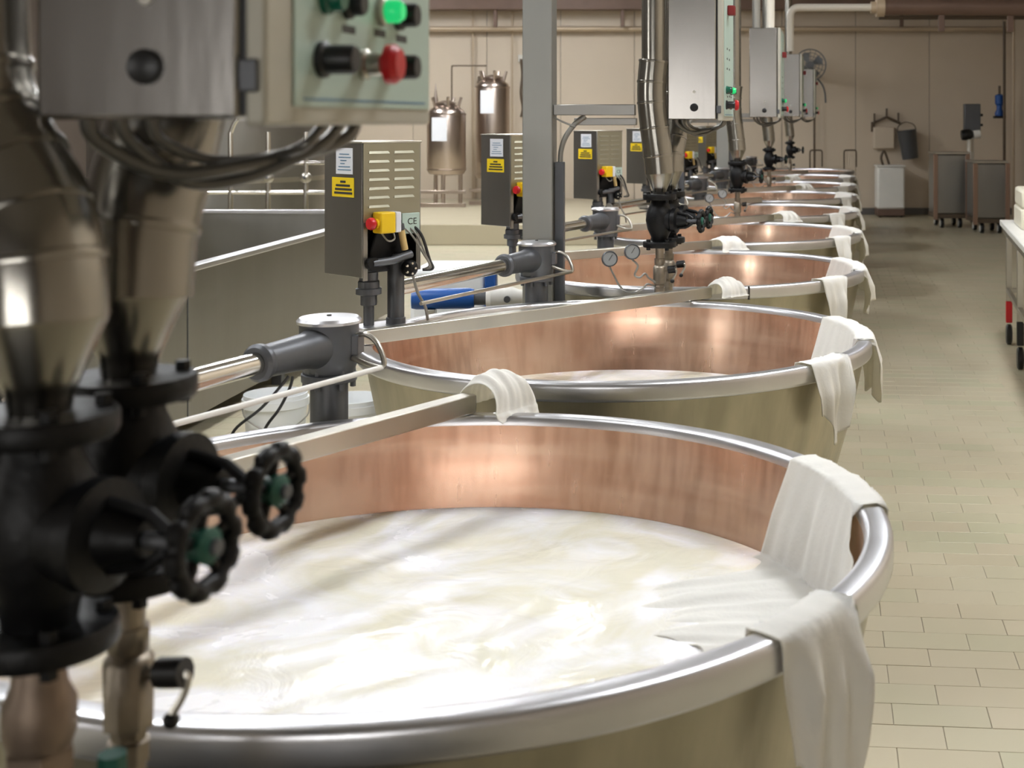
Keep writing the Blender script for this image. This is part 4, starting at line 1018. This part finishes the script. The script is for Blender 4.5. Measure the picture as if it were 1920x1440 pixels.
t = cart(3.86, 18.1, .44, .6, .96, 'dark steel tank cart nearest the corner, right of the pair')
mx = thing('tank_mixer', 'small mixer motor on a stalk above the tank carts', 'mixer', (3.78, 19.2, 1.09))
MB().cyl((0, 0, 0), (0, 0, 1), .05, .18, 16).build('stalk', 'steel', mx)
MB().lathe([(0, 0), (.07, 0), (.08, .04), (.08, .12), (.05, .16), (0, .16)], 20, axm((-.12, 0, .24), (1, 0, .1))).build('motor', 'rubber', mx)
MB().cyl((.05, 0, .25), (1, 0, .1), .06, .10, 16).build('motor_cap', 'whiteplastic', mx)
c = at(1824, 222, 20.0)
pb_ = thing('wall_control_box', 'grey control box on a post above the tank carts', 'control box', (c.x, 20.0, 0))
MB().box((-.12, 0, c.z - .22), (.12, .14, c.z + .22)).build('box_body', 'darksteel', pb_, .01)
MB().box((-.03, .05, 0), (.03, .11, c.z - .22)).build('box_post', 'steel', pb_, .004)
for zz_ in (-.1, .05): MB().cyl((.12, .05, c.z + zz_), (1, 0, 0), .02, .04, 10).build('cable_gland', 'rubber', pb_)
c = at(1874, 198, 20.7)
bp_ = thing('wall_pump', 'dark blue pump hanging on the right corner pipe', 'pump', (c.x, 20.7, c.z))
MB().lathe([(0, -.16), (.07, -.16), (.075, -.12), (.045, -.06), (.045, 0), (.07, .03), (.07, .16), (.03, .18), (0, .18)], 20).build('pump_body', 'blue', bp_)
MB().box((-.09, -.05, -.20), (.09, .05, -.16)).build('pump_foot', 'rubber', bp_, .004)
MB().cyl((0, 0, .17), (0, 0, 1), .02, .14, 10).build('pump_neck', 'brownpipe', bp_)

# white work table at the right
t = thing('work_table', 'white-topped steel work table cut by the right edge', 'table', (2.03, 9.25, 0), -.15)
MB().box((0, -3.0, .82), (1.0, 0, .86)).build('table_top', 'whiteplastic', t, .006)
MB().box((.02, -2.98, .77), (.98, -.02, .82)).build('apron', 'steel', t, .004)
for x in (.04, .92):
    for y in (-.06, -1.0, -2.9):
        lg = MB().box((x, y - .02, .30), (x + .04, y + .02, .77)).build('leg', 'steel', t, .003)
        MB().box((x - .002, y - .022, .15), (x + .042, y + .022, .30)).build('leg_sleeve', 'red' if (x < .1 and y > -.5) else 'rubber', lg, .006)
        MB().lathe([(0, -.02), (.06, -.02), (.07, -.012), (.07, .012), (.06, .02), (0, .02)], 20, axm((x + .02, y, .07), (1, 0, 0))).build('caster', 'rubber', lg)
MB().box((.04, -2.9, .36), (.07, -.06, .39)).build('stretcher', 'steel', t, .003)
MB().box((.92, -2.9, .36), (.95, -.06, .39)).build('stretcher', 'steel', t, .003)
MB().box((.04, -.075, .36), (.95, -.045, .39)).build('stretcher', 'steel', t, .003)
t = thing('plastic_crate', 'cream plastic crate standing on the white work table', 'crate', (2.06, 8.95, .861), -.15)
MB().box((0, -.6, 0), (.55, 0, .13)).build('crate_lower', 'cream', t, .015)
MB().box((.005, -.595, .131), (.545, -.005, .25)).build('crate_upper', 'cream', t, .02)
t = thing('wall_bench', 'dark bench against the right wall behind the work table', 'bench', (4.05, 15.6, 0), -.105)
MB().box((0, 0, .84), (.45, 2.0, .88)).build('bench_top', 'beam', t, .004)
MB().box((.0, 0, .50), (.45, 2.0, .53)).build('bench_shelf', 'darksteel', t, .004)
for x in (.02, .39):
    for y in (.02, 1.94): MB().box((x, y, 0), (x + .04, y + .04, .84)).build('leg', 'darksteel', t, .003)
for k, (y, m, lab) in enumerate(((.05, 'blue', 'blue box on the shelf of the dark right-hand bench'), (.35, 'whiteplastic', 'white box on the shelf of the dark right-hand bench'))):
    o = MB().box((0, 0, 0), (.22, .22, .18)).build('storage_box', m, None, .01); o.location = (4.10 + y * .105, 15.62 + y, .531); o.rotation_euler = (0, 0, -.105); tag(o, lab, 'box')
